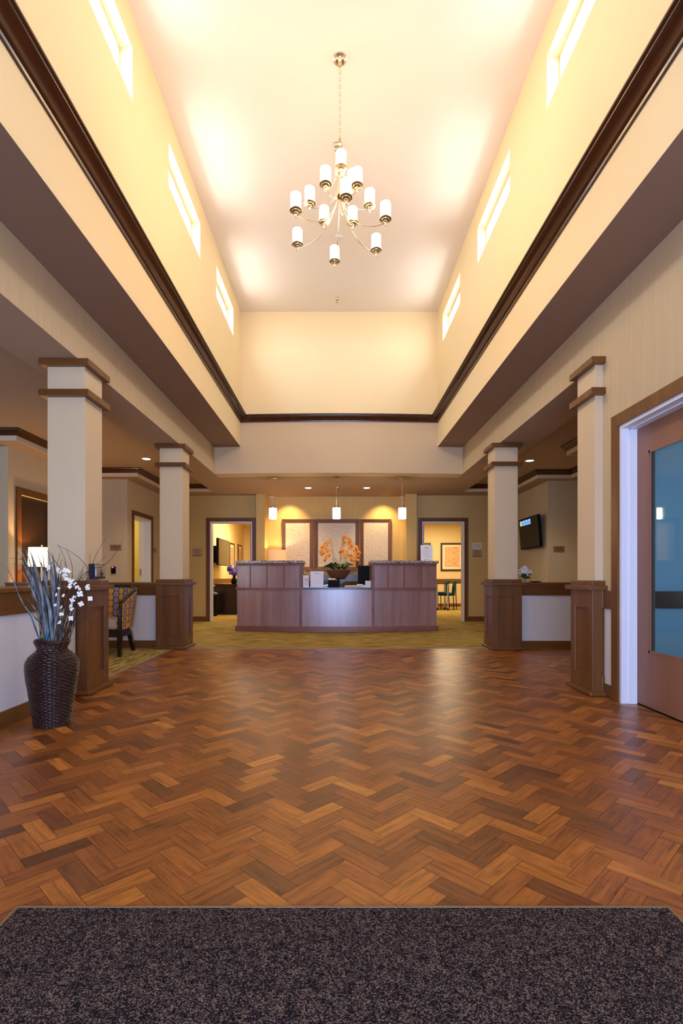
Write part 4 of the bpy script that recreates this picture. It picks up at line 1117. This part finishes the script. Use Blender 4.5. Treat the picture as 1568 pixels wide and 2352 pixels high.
# ============================================================ ARMCHAIR
def armchair():
    t = thing('barrel_armchair', 'barrel armchair with orange disc patterned fabric and dark wooden rail', 'armchair', (-2.735, 6.12, 0))
    # plan curve: from right front post round the back to the left front post
    def plan(s_, out=0):
        a = -.35*PI+ (PI+.7*PI)*s_          # parametric ellipse-like
        x = (.292+out)*(abs(math.cos(a))**.8)*(1 if math.cos(a) > 0 else -1); y = .30*math.sin(a)
        y = y if y > 0 else y
        return x, y
    N = 40; pts = []
    for i in range(N+1):
        s_ = i/N
        if s_ < .28: u = s_/.28; x, y = .292+.022*u, -.28+.30*u
        elif s_ > .72: u = (1-s_)/.28; x, y = -(.292+.022*u), -.28+.30*u
        else:
            a = PI*(s_-.28)/.44; x, y = .314*math.cos(a), .02+.33*math.sin(a)**.9
        pts.append((x, y))
    top = [.595+(.775-.595)*min(1, (min(s_, 1-s_))/.40)**1.0 for s_ in [i/N for i in range(N+1)]]
    # shell with inside and outside faces
    me = bpy.data.meshes.new('upholstered_shell'); V = []; Fc = []; UV = []; J = 10; L = [0]
    for i in range(N): L.append(L[-1]+math.dist(pts[i], pts[i+1]))
    for side in (0, 1):
        for i in range(N+1):
            a = pts[max(i-1, 0)]; c = pts[min(i+1, N)]; d = Vector((c[0]-a[0], c[1]-a[1])).normalized(); nrm = Vector((d.y, -d.x))
            for j in range(J+1):
                v = j/J; z = .305+(top[i]-.305)*v; fl = -.05*(1-v)**1.2*(1 if pts[i][1] > -.1 else .3)
                th = .022 if side == 0 else -.030
                p = Vector(pts[i])+nrm*(fl+th)
                V.append((p.x, p.y, z))
    base_ = (N+1)*(J+1)
    for side in (0, 1):
        for i in range(N):
            for j in range(J):
                a = side*base_+i*(J+1)+j; q_ = (a, a+J+1, a+J+2, a+1)
                Fc.append(q_ if side == 0 else q_[::-1])
    for i in range(N):      # bottom rim and top rim
        for j in (0, J): Fc.append((i*(J+1)+j, (i+1)*(J+1)+j, base_+(i+1)*(J+1)+j, base_+i*(J+1)+j))
    for i in (0, N):
        for j in range(J): Fc.append((i*(J+1)+j, i*(J+1)+j+1, base_+i*(J+1)+j+1, base_+i*(J+1)+j))
    me.from_pydata(V, [], Fc); me.update(); uvl = me.uv_layers.new(name='UVMap')
    for lp in me.loops:
        k = lp.vertex_index % base_; i = k//(J+1); uvl.data[lp.index].uv = (L[i]*(1.25 if lp.vertex_index < base_ else 1.0)+.01, V[lp.vertex_index][2])
    me.materials.append(M['fabric'])
    for p in me.polygons: p.use_smooth = True
    o = bpy.data.objects.new('upholstered_shell', me); C.objects.link(o); o.parent = t; ORG[o.name] = ORG[t.name]
    rail = [(p[0]*1.01, p[1], z+.012) for p, z in zip(pts, top)]
    obj('top_rail', B().tube(rail, .022, 10), M['espresso'], t, smooth=True, local=True)
    for s in (-1, 1):
        b = B().tube([(s*.290, -.285, .30), (s*.292, -.292, .45), (s*.292, -.288, .55), (s*.294, -.27, .598), (s*.297, -.235, .618)], [.024, .024, .024, .022, .018], 10)
        obj('arm_post', b, M['espresso'], t, smooth=True, local=True)
        b = B().add([(s*.290-.026, -.31, .30), (s*.290+.026, -.31, .30), (s*.290+.026, -.258, .30), (s*.290-.026, -.258, .30), (s*.286-.018, -.303, .003), (s*.286+.018, -.303, .003), (s*.286+.018, -.267, .003), (s*.286-.018, -.267, .003)], [(0,1,2,3),(4,7,6,5),(0,4,5,1),(1,5,6,2),(2,6,7,3),(3,7,4,0)])
        obj('leg', b, M['espresso'], t, local=True)
        b = B().add([(s*.20-.026, .16, .26), (s*.20+.026, .16, .26), (s*.20+.026, .212, .26), (s*.20-.026, .212, .26), (s*.235-.02, .225, .003), (s*.235+.02, .225, .003), (s*.235+.02, .262, .003), (s*.235-.02, .262, .003)], [(0,1,2,3),(4,7,6,5),(0,4,5,1),(1,5,6,2),(2,6,7,3),(3,7,4,0)])
        obj('leg', b, M['espresso'], t, local=True)
    ap = [(.30, -.30), (.30, -.02)]+[(.27*math.cos(PI*i/10), .02+.24*math.sin(PI*i/10)) for i in range(11)]+[(-.30, -.02), (-.30, -.30)]
    obj('seat_frame', B().prism(ap, .225, .31), M['espresso'], t, local=True)
    cu = [(.255, -.29), (.265, -.02)]+[(.25*math.cos(PI*i/10), .02+.22*math.sin(PI*i/10)) for i in range(11)]+[(-.265, -.02), (-.255, -.29)]
    o = obj('seat_cushion', B().prism(cu, .305, .425), M['taupe'], t, local=True, bevel=.03)
armchair()

# ============================================================ SIGNS AND WALL DEVICES
def plaque(name, label, cx, cz, w_, h_, y, m, lines, ink, size, group=None, foot=False):
    t = thing(name, label, 'sign', (cx, y, cz), group)
    obj('sign_plate', B().box(cx-w_/2, cx+w_/2, y-.008, y-.001, cz-h_/2, cz+h_/2, .002), m, t)
    for i, s_ in enumerate(lines):
        tt = text('lettering', s_, size, ink, t, (cx, y-.0092, cz+h_*.18-(i*size*1.12)))
    if foot:
        obj('braille_line', B().box(cx-w_*.28, cx+w_*.28, y-.0092, y-.008, cz-h_*.33, cz-h_*.30), ink, t)
        obj('sign_ledge', B().box(cx-w_/2, cx+w_/2, y-.012, y-.001, cz-h_/2-.012, cz-h_/2), M['ink'], t)
plaque('door_sign', 'tan sign left of the left meeting room doorway', PX(452.7, YD), PZ(1267.3, YD), .19, .15, YD, M['plaque'], ['MEETING', 'ROOM'], M['ink'], .030, foot=True)
plaque('door_sign', 'tan sign under the white fire alarm sign, right of the right doorway', PX(1095.5, YD), PZ(1270, YD), .19, .13, YD, M['plaque'], ['MEETING', 'ROOM'], M['ink'], .030, foot=True)
t = thing('fire_alarm_sign', 'white sign with red letters right of the right meeting room doorway', 'sign', (PX(1095.4, YD), YD, PZ(1254, YD)))
cx, cz = PX(1095.4, YD), PZ(1254, YD)
obj('sign_plate', B().box(cx-.096, cx+.096, YD-.008, YD-.001, cz-.062, cz+.062, .002), M['plastic'], t)
for i, s_ in enumerate(('FIRE ALARM', 'CONTROL', 'PANEL INSIDE')): text('lettering', s_, .026, M['red'], t, (cx, YD-.0092, cz+.027-.027*i))
YA = 8.85
plaque('door_sign', 'small brown sign left of the corridor doorway, above the card reader', PX(266, YA), PZ(1257.8, YA), .19, .10, YA, plain('brown_plaque', (150, 116, 78), .4), ['WAITING', 'ROOM'], M['ink'], .026)
plaque('door_sign', 'small brown sign on the dim wall right of the tilted television', PX(1283, 9.0), PZ(1261.5, 9.0), .19, .105, 9.0, bpy.data.materials['brown_plaque'], ['WAITING', 'ROOM'], M['ink'], .028)
# sign on the receding wall by the corridor door
yy = 10.16; zz = PZ(1264.5, yy)
t = thing('door_sign', 'small square sign on the corridor wall right of the yellow lit doorway', 'sign', (-3.58, yy, zz))
obj('sign_plate', B().box(-3.579, -3.572, yy-.085, yy+.085, zz-.045, zz+.045, .002), M['plaque'], t)
text('lettering', 'CLOSET', .028, M['ink'], t, (-3.5712, yy, zz+.01), (PI/2, 0, PI/2))
# card reader
t = thing('card_reader', 'black card reader with a red light on the wall under the brown sign', 'card reader', (PX(260.8, YA), YA, PZ(1309.5, YA)))
obj('reader_body', B().box(PX(255.8, YA), PX(266.2, YA), YA-.022, YA, PZ(1317.8, YA), PZ(1301.2, YA), .008), M['black'], t)
obj('reader_light', B().box(PX(258, YA), PX(262, YA), YA-.025, YA-.021, PZ(1304.5, YA), PZ(1302.2, YA)), M['led'], t)
# door push plate on the near left column
t = thing('door_push_button', 'wheelchair symbol door push plate on the near left column shaft', 'push button', (-1.943, 4.13, .885))
xo = -1.9425
obj('mounting_box', B().box(xo, xo+.048, 4.05, 4.235, .888, 1.006, .002), M['navy'], t)
pt = obj('push_plate', B().box(xo+.048, xo+.056, 4.055, 4.23, .905, 1.0, .003), M['silver'], t)
sy = 4.145; X_ = xo+.0568
b = B()
b.tube([(X_, sy+.026*math.cos(a)*.6, .944+.014*math.sin(a)) for a in [PI*.62+i*PI*1.35/16 for i in range(17)]], .0016, 6)
b.tube([(X_, sy-.006, .968), (X_, sy-.004, .950), (X_, sy+.012, .949), (X_, sy+.020, .934), (X_, sy+.027, .935)], .002, 6)
b.tube([(X_, sy-.005, .962), (X_, sy+.010, .961)], .0016, 6).lathe([(.0005, -.004), (.0045, 0), (.0005, .004)], (X_, sy-.007, .976), 10)
obj('wheelchair_symbol', b, M['ink'], pt)
text('lettering', 'PUSH TO', .018, M['ink'], pt, (X_, sy+.004, .924), (PI/2, 0, PI/2))
text('lettering', 'OPEN', .014, M['navy'], pt, (X_, sy+.004, .911), (PI/2, 0, PI/2))

# ============================================================ TELEVISIONS
def tv_right():
    y0, y1 = 9.05, 10.05; zt, zb = 2.005, 1.432
    t = thing('wall_television', 'black television tilted downward on the wall right of the far right column', 'television', (3.6, 9.55, 1.72))
    def pt(y, v, d): return Vector((3.50+.045*(1-v)+d+.015*(y-y0), y, zb+(zt-zb)*v+d*.06))
    c = [pt(y0, 0, 0), pt(y1, 0, 0), pt(y1, 1, 0), pt(y0, 1, 0)]; k = [p+Vector((.045, 0, .004)) for p in c]
    fs = [(0, 1, 2, 3), (7, 6, 5, 4), (0, 4, 5, 1), (1, 5, 6, 2), (2, 6, 7, 3), (3, 7, 4, 0)]
    obj('cabinet', B().add(c+k, fs), M['black'], t, bevel=.004)
    s_ = [pt(y0+.02, .03, -.001), pt(y1-.02, .03, -.001), pt(y1-.02, .97, -.001), pt(y0+.02, .97, -.001)]
    sc = obj('screen', B().add(s_+[p+Vector((.001, 0, 0)) for p in s_], fs), M['screen'], t)
    for i in range(4):
        a = y1-.08-i*.145; q_ = [pt(a, .77, -.003), pt(a-.115, .77, -.003), pt(a-.115, .93, -.003), pt(a, .93, -.003)]
        tl = obj('screen_icon', B().add(q_+[p+Vector((.001, 0, 0)) for p in q_], fs), M['tile2'] if i == 0 else M['tile1'], sc)
        q_ = [pt(a-.035, .80, -.0045), pt(a-.08, .80, -.0045), pt(a-.07, .87, -.0045), pt(a-.045, .90, -.0045)]
        if i: obj('screen_glyph', B().add(q_, [(0, 1, 2, 3)]), M['tile3'], sc)
    obj('wall_mount', B().box(3.57, 3.66, 9.45, 9.65, 1.55, 1.85), M['black'], t)
tv_right()
t = thing('wall_television', 'television on the left wall inside the left meeting room', 'television', (-2.9, 12.6, 1.35))
obj('cabinet', B().box(-2.80, -2.745, 12.0, 13.25, PZ(1298, 12.1), PZ(1235, 12.0), .005), M['black'], t)
obj('screen', B().box(-2.746, -2.742, 12.02, 13.23, PZ(1297, 12.1), PZ(1236, 12.0)), M['reflectscreen'], t)
obj('wall_mount', B().box(-2.97, -2.80, 12.3, 12.75, 1.25, 1.65, .01), M['black'], t)

# ============================================================ MEETING ROOMS
struct('wall_meeting_left', B().box(-3.10, -2.97, YD+.14, 16.6, 0, 2.6).box(-3.1, -1.2, 16.5, 16.6, 0, 2.6).box(-1.4, -1.3, 10.87, 16.5, 0, 2.6), M['yellow'])
struct('ceiling_meeting', B().box(-3.1, -1.3, YD+.14, 16.6, 2.55, 2.65).box(1.3, 4.2, YD+.14, 16.3, 2.55, 2.65), M['ceil'])
struct('trim_9', B().box(-2.97, -2.955, YD+.15, 16.5, .745, .865), M['woodY'])
struct('baseboard_meeting_left', B().box(-2.97, -2.957, YD+.15, 16.5, .003, .1), M['woodY'])
YM = 15.9
struct('wall_meeting_right', B().box(1.3, 4.2, YM, YM+.12, 0, 2.6).box(1.3, 1.42, 10.87, YM, 0, 2.6).box(4.1, 4.2, YD+.14, YM, 0, 2.6), M['yellow'])
struct('trim_10', B().box(1.42, 4.1, YM-.015, YM, .715, .85), M['woodX'])
struct('baseboard_meeting_right', B().box(1.42, 4.1, YM-.013, YM, .003, .095), M['woodX'])
area('room_light', (-2.1, 13.2, 2.5), (0, 0, 0), .6, 2.2, 52, (1, .80, .52))
area('room_light', (2.9, 14.0, 2.5), (0, 0, 0), .6, 1.8, 44, (1, .82, .54))
area('room_light', (-4.6, 10.1, 2.5), (0, 0, 0), .5, .9, 14, (1, .86, .55))

def picture(name, label, c, w_, h_, axis, art, fw=.03, mb=.06, group=None):
    t = thing(name, label, 'picture', c, group)
    def bx(a0, a1, z0, z1, d0, d1):
        if axis == 'Y': return B().box(c[0]+a0, c[0]+a1, c[1]-d1, c[1]-d0, c[2]+z0, c[2]+z1)
        return B().box(c[0]+d0, c[0]+d1, c[1]+a0, c[1]+a1, c[2]+z0, c[2]+z1)
    f = bx(-w_/2, w_/2, h_/2-fw, h_/2, .001, .03)
    for q_ in ((-w_/2, w_/2, -h_/2, -h_/2+fw), (-w_/2, -w_/2+fw, -h_/2+fw, h_/2-fw), (w_/2-fw, w_/2, -h_/2+fw, h_/2-fw)):
        e = bx(*q_, .001, .03); f.add(e.v, e.f)
    obj('frame', f, M['picframe'], t)
    obj('mat_board', bx(-w_/2+fw, w_/2-fw, -h_/2+fw, h_/2-fw, .001, .014), M['matboard'], t)
    obj('print', bx(-w_/2+fw+mb, w_/2-fw-mb, -h_/2+fw+mb, h_/2-fw-mb, .014, .017), art, t)
yp = YM-.001
picture('framed_picture', 'framed orange and yellow abstract print fully seen through the right doorway', (PX(1037.5, yp), yp, PZ(1279.3, yp)), .70, .86, 'Y', M['art'], .052, .07, )
picture('framed_picture', 'dark framed print partly hidden behind the white notice, right meeting room', (PX(962.5, yp), yp, PZ(1279.3, yp)), .70, .86, 'Y', M['art'], .052, .07)
picture('framed_picture', 'nearer of the two narrow framed prints past the television, left meeting room', (-2.969, 14.55, PZ(1277, 14.2)), .62, .75, 'X', M['art2'], .035, .09)
picture('framed_picture', 'farther of the two narrow framed prints past the television, left meeting room', (-2.969, 15.75, PZ(1279, 15.4)), .62, .75, 'X', M['art2'], .035, .09)
# dark cabinet with vase
t = thing('dark_cabinet', 'dark espresso cabinet standing in the left meeting room', 'cabinet', (-2.4, 12.7, 0))
obj('carcass', B().box(-2.93, -1.75, 12.45, 12.95, .003, .715), M['espresso'], t)
obj('cabinet_top', B().box(-2.94, -1.73, 12.43, 12.96, .715, .737, .003), M['espresso'], t)
for i in range(2): obj('door', B().box(-2.92+i*.59, -2.345+i*.59, 12.435, 12.45, .04, .70, .003), M['espresso'], t)
t = thing('waste_bin', 'dark grey bin left of the espresso cabinet', 'bin', (-2.98, 12.1, 0))
t.location = (-2.86, 12.0, 0); ORG[t.name] = Vector(t.location)
obj('bin_body', B().lathe([(.08, .003), (.095, .50), (.085, .50), (.075, .02)], (0, 0, 0), 24), M['black'], t, smooth=True, local=True)
obj('bin_lid', B().lathe([(.098, .50), (.098, .53), (.05, .56), (.005, .565)], (0, 0, 0), 24), M['counter'], t, smooth=True, local=True)
yv = 12.62; xv = PX(537.5, yv)
t = thing('dark_glass_vase', 'dark glass vase on the espresso cabinet', 'vase', (xv, yv, .737))
obj('vase_body', B().lathe([(.055, 0), (.062, .02), (.075, .07), (.055, .12), (.03, .16), (.042, .185), (.036, .185), (.024, .16)], (0, 0, 0), 24), M['black'], t, smooth=True, local=True)
t = thing('purple_flowers', 'bunch of violet flowers in the dark vase, left meeting room', 'flowers', (xv, yv, .90))
for k in range(28):
    a = R.uniform(0, 2*PI); r_ = R.uniform(.02, .17); top = (r_*math.cos(a)*1.1, r_*math.sin(a)*.6, .14+R.uniform(0, .16)-r_*.4)
    s_ = obj('stem', B().tube([(0, 0, -.02), (top[0]*.4, top[1]*.4, top[2]*.6), top], .003, 5), M['stemgreen'], t, smooth=True, local=True)
    b = B()
    for q_ in range(3): blossom(b, (top[0]+R.uniform(-.03, .03), top[1]-.01, top[2]+R.uniform(-.03, .03)), .046, 6)
    obj('flower', b, M['purple'] if k % 3 else M['lilac'], s_, local=True)
for k in range(8):
    a = R.uniform(0, 2*PI); b = B().tube([(0, 0, 0), (.05*math.cos(a), .03*math.sin(a), .07), (.12*math.cos(a), .05*math.sin(a), .10)], [.003, .012, .001], 5)
    obj('leaf', b, M['leafgreen'], t, smooth=True, local=True)
# meeting table and teal chairs
t = thing('meeting_table', 'wood topped meeting table on silver wheeled legs, right meeting room', 'table', (2.2, 14.4, 0))
obj('tabletop', B().box(1.55, 3.02, 14.05, 14.75, .715, .74, .004), M['espresso'], t)
for x in (PX(1003.5, 14.2), PX(1028, 14.2)):
    for y in (14.2, 14.6):
        l_ = obj('leg', B().cyl((x, y, .05), .022, .665, 14), M['silver'], t, smooth=True)
        obj('caster', B().lathe([(.03, 0), (.034, .02), (.03, .045), (.012, .055)], (x, y, .003), 14), M['black'], l_, smooth=True)
def teal_chair(x, y, rz, label):
    t = thing('meeting_chair', label, 'chair', (x, y, 0), 'teal meeting chairs', rz)
    b = B(); vs = []; fs = []
    for i in range(9):
        u = -1+i/4
        for j in range(9):
            v = j/8; vs.append((u*(.20+.02*v), .20+.06*v*v-.03*u*u*0+.03*(1-u*u), .50+.30*v-.05*u*u*(1-v)))
    for i in range(8):
        for j in range(8): fs.append((i*9+j, (i+1)*9+j, (i+1)*9+j+1, i*9+j+1))
    o = obj('backrest', B().add(vs, fs), M['teal'], t, smooth=True, local=True); md = o.modifiers.new('solid', 'SOLIDIFY'); md.thickness = .03
    obj('seat', B().box(-.22, .22, -.22, .20, .42, .475, .02), M['teal'], t, local=True)
    for sx in (-1, 1):
        obj('leg', B().tube([(sx*.225, -.20, .003), (sx*.225, -.20, .42)], .012, 8), M['black'], t, smooth=True, local=True)
        obj('leg', B().tube([(sx*.225, .24, .003), (sx*.225, .22, .42), (sx*.215, .22, .66)], .012, 8), M['black'], t, smooth=True, local=True)
    obj('seat_rail', B().box(-.225, .225, -.20, .20, .395, .42), M['black'], t, local=True)
teal_chair(3.05, 14.45, math.radians(-112), 'nearer teal chair with black legs at the right end of the meeting table')
teal_chair(2.98, 15.1, math.radians(-115), 'farther teal chair with black legs, behind the nearer teal chair')

# ============================================================ RIGHT HALF WALL OBJECTS, LEFT LOUNGE LAMP
xf_, yf_ = PX(1205, 6.63), 6.63
t = thing('glass_bud_vase', 'small clear glass vase on the right half wall', 'vase', (xf_, yf_, .836))
obj('vase_body', B().lathe([(.016, 0), (.02, .004), (.024, .02), (.016, .035), (.02, .05), (.017, .05), (.012, .035), (.01, .01)], (0, 0, 0), 20), M['glassvase'], t, smooth=True, local=True)
t = thing('white_flower_bunch', 'ball of white flowers with dark green leaves beside the far right column', 'flowers', (xf_, yf_, .886))
for k, (dx, dz, r_) in enumerate(((-.035, .085, .060), (.052, .075, .040), (-.005, .115, .042), (.01, .045, .025))):
    b = B()
    for q_ in range(26):
        th = R.uniform(0, 2*PI); ph = math.acos(R.uniform(-.6, 1)); blossom(b, (dx+r_*.8*math.sin(ph)*math.cos(th), -abs(r_*.6*math.sin(ph)*math.sin(th)), dz+r_*.8*math.cos(ph)), .017, 5)
    obj('flower_head', b, M['whitepetal'] if k != 1 else M['pinkpetal'], t, local=True)
for k in range(14):
    a = R.uniform(0, 2*PI); L = R.uniform(.05, .11); z_ = R.uniform(.0, .06)
    p0 = Vector((0, 0, .0)); p1 = Vector((L*math.cos(a)*.6, L*.4*math.sin(a), z_+.01)); p2 = Vector((L*math.cos(a), L*.6*math.sin(a), z_))
    obj('leaf', B().tube([p0, p0.lerp(p1, .6), p1, p2], [.002, .014, .018, .002], 6), M['leafgreen'], t, smooth=True, local=True)
t = thing('wooden_tray', 'small dark oval tray lying on the right half wall', 'tray', (PX(1229, 6.62), 6.62, .836))
b = B().lathe([(.045, 0), (.07, .006), (.08, .014), (.076, .014), (.04, .006)], (0, 0, 0), 32)
b.v = [(x*.98, y*.7, z) for x, y, z in b.v]
obj('tray_body', b, M['espresso'], t, smooth=True, local=True)
t = thing('side_table', 'dark side table under the lamp in the left lounge', 'side table', (-4.0, 7.02, 0))
obj('table_top', B().lathe([(.17, .56), (.18, .565), (.18, .58), (.17, .585)], (0, 0, 0), 32), M['espresso'], t, local=True)
for k in range(3):
    a = k*2*PI/3+.5; obj('leg', B().tube([(.13*math.cos(a), .13*math.sin(a), .56), (.16*math.cos(a), .16*math.sin(a), .004)], .014, 8), M['espresso'], t, smooth=True, local=True)
table_lamp(-4.0, 7.02, .586, .165, .46, .715, 'brightly glowing table lamp behind the dried leaves, near the dark door', M['linenhot'], 17, M['nickel'])
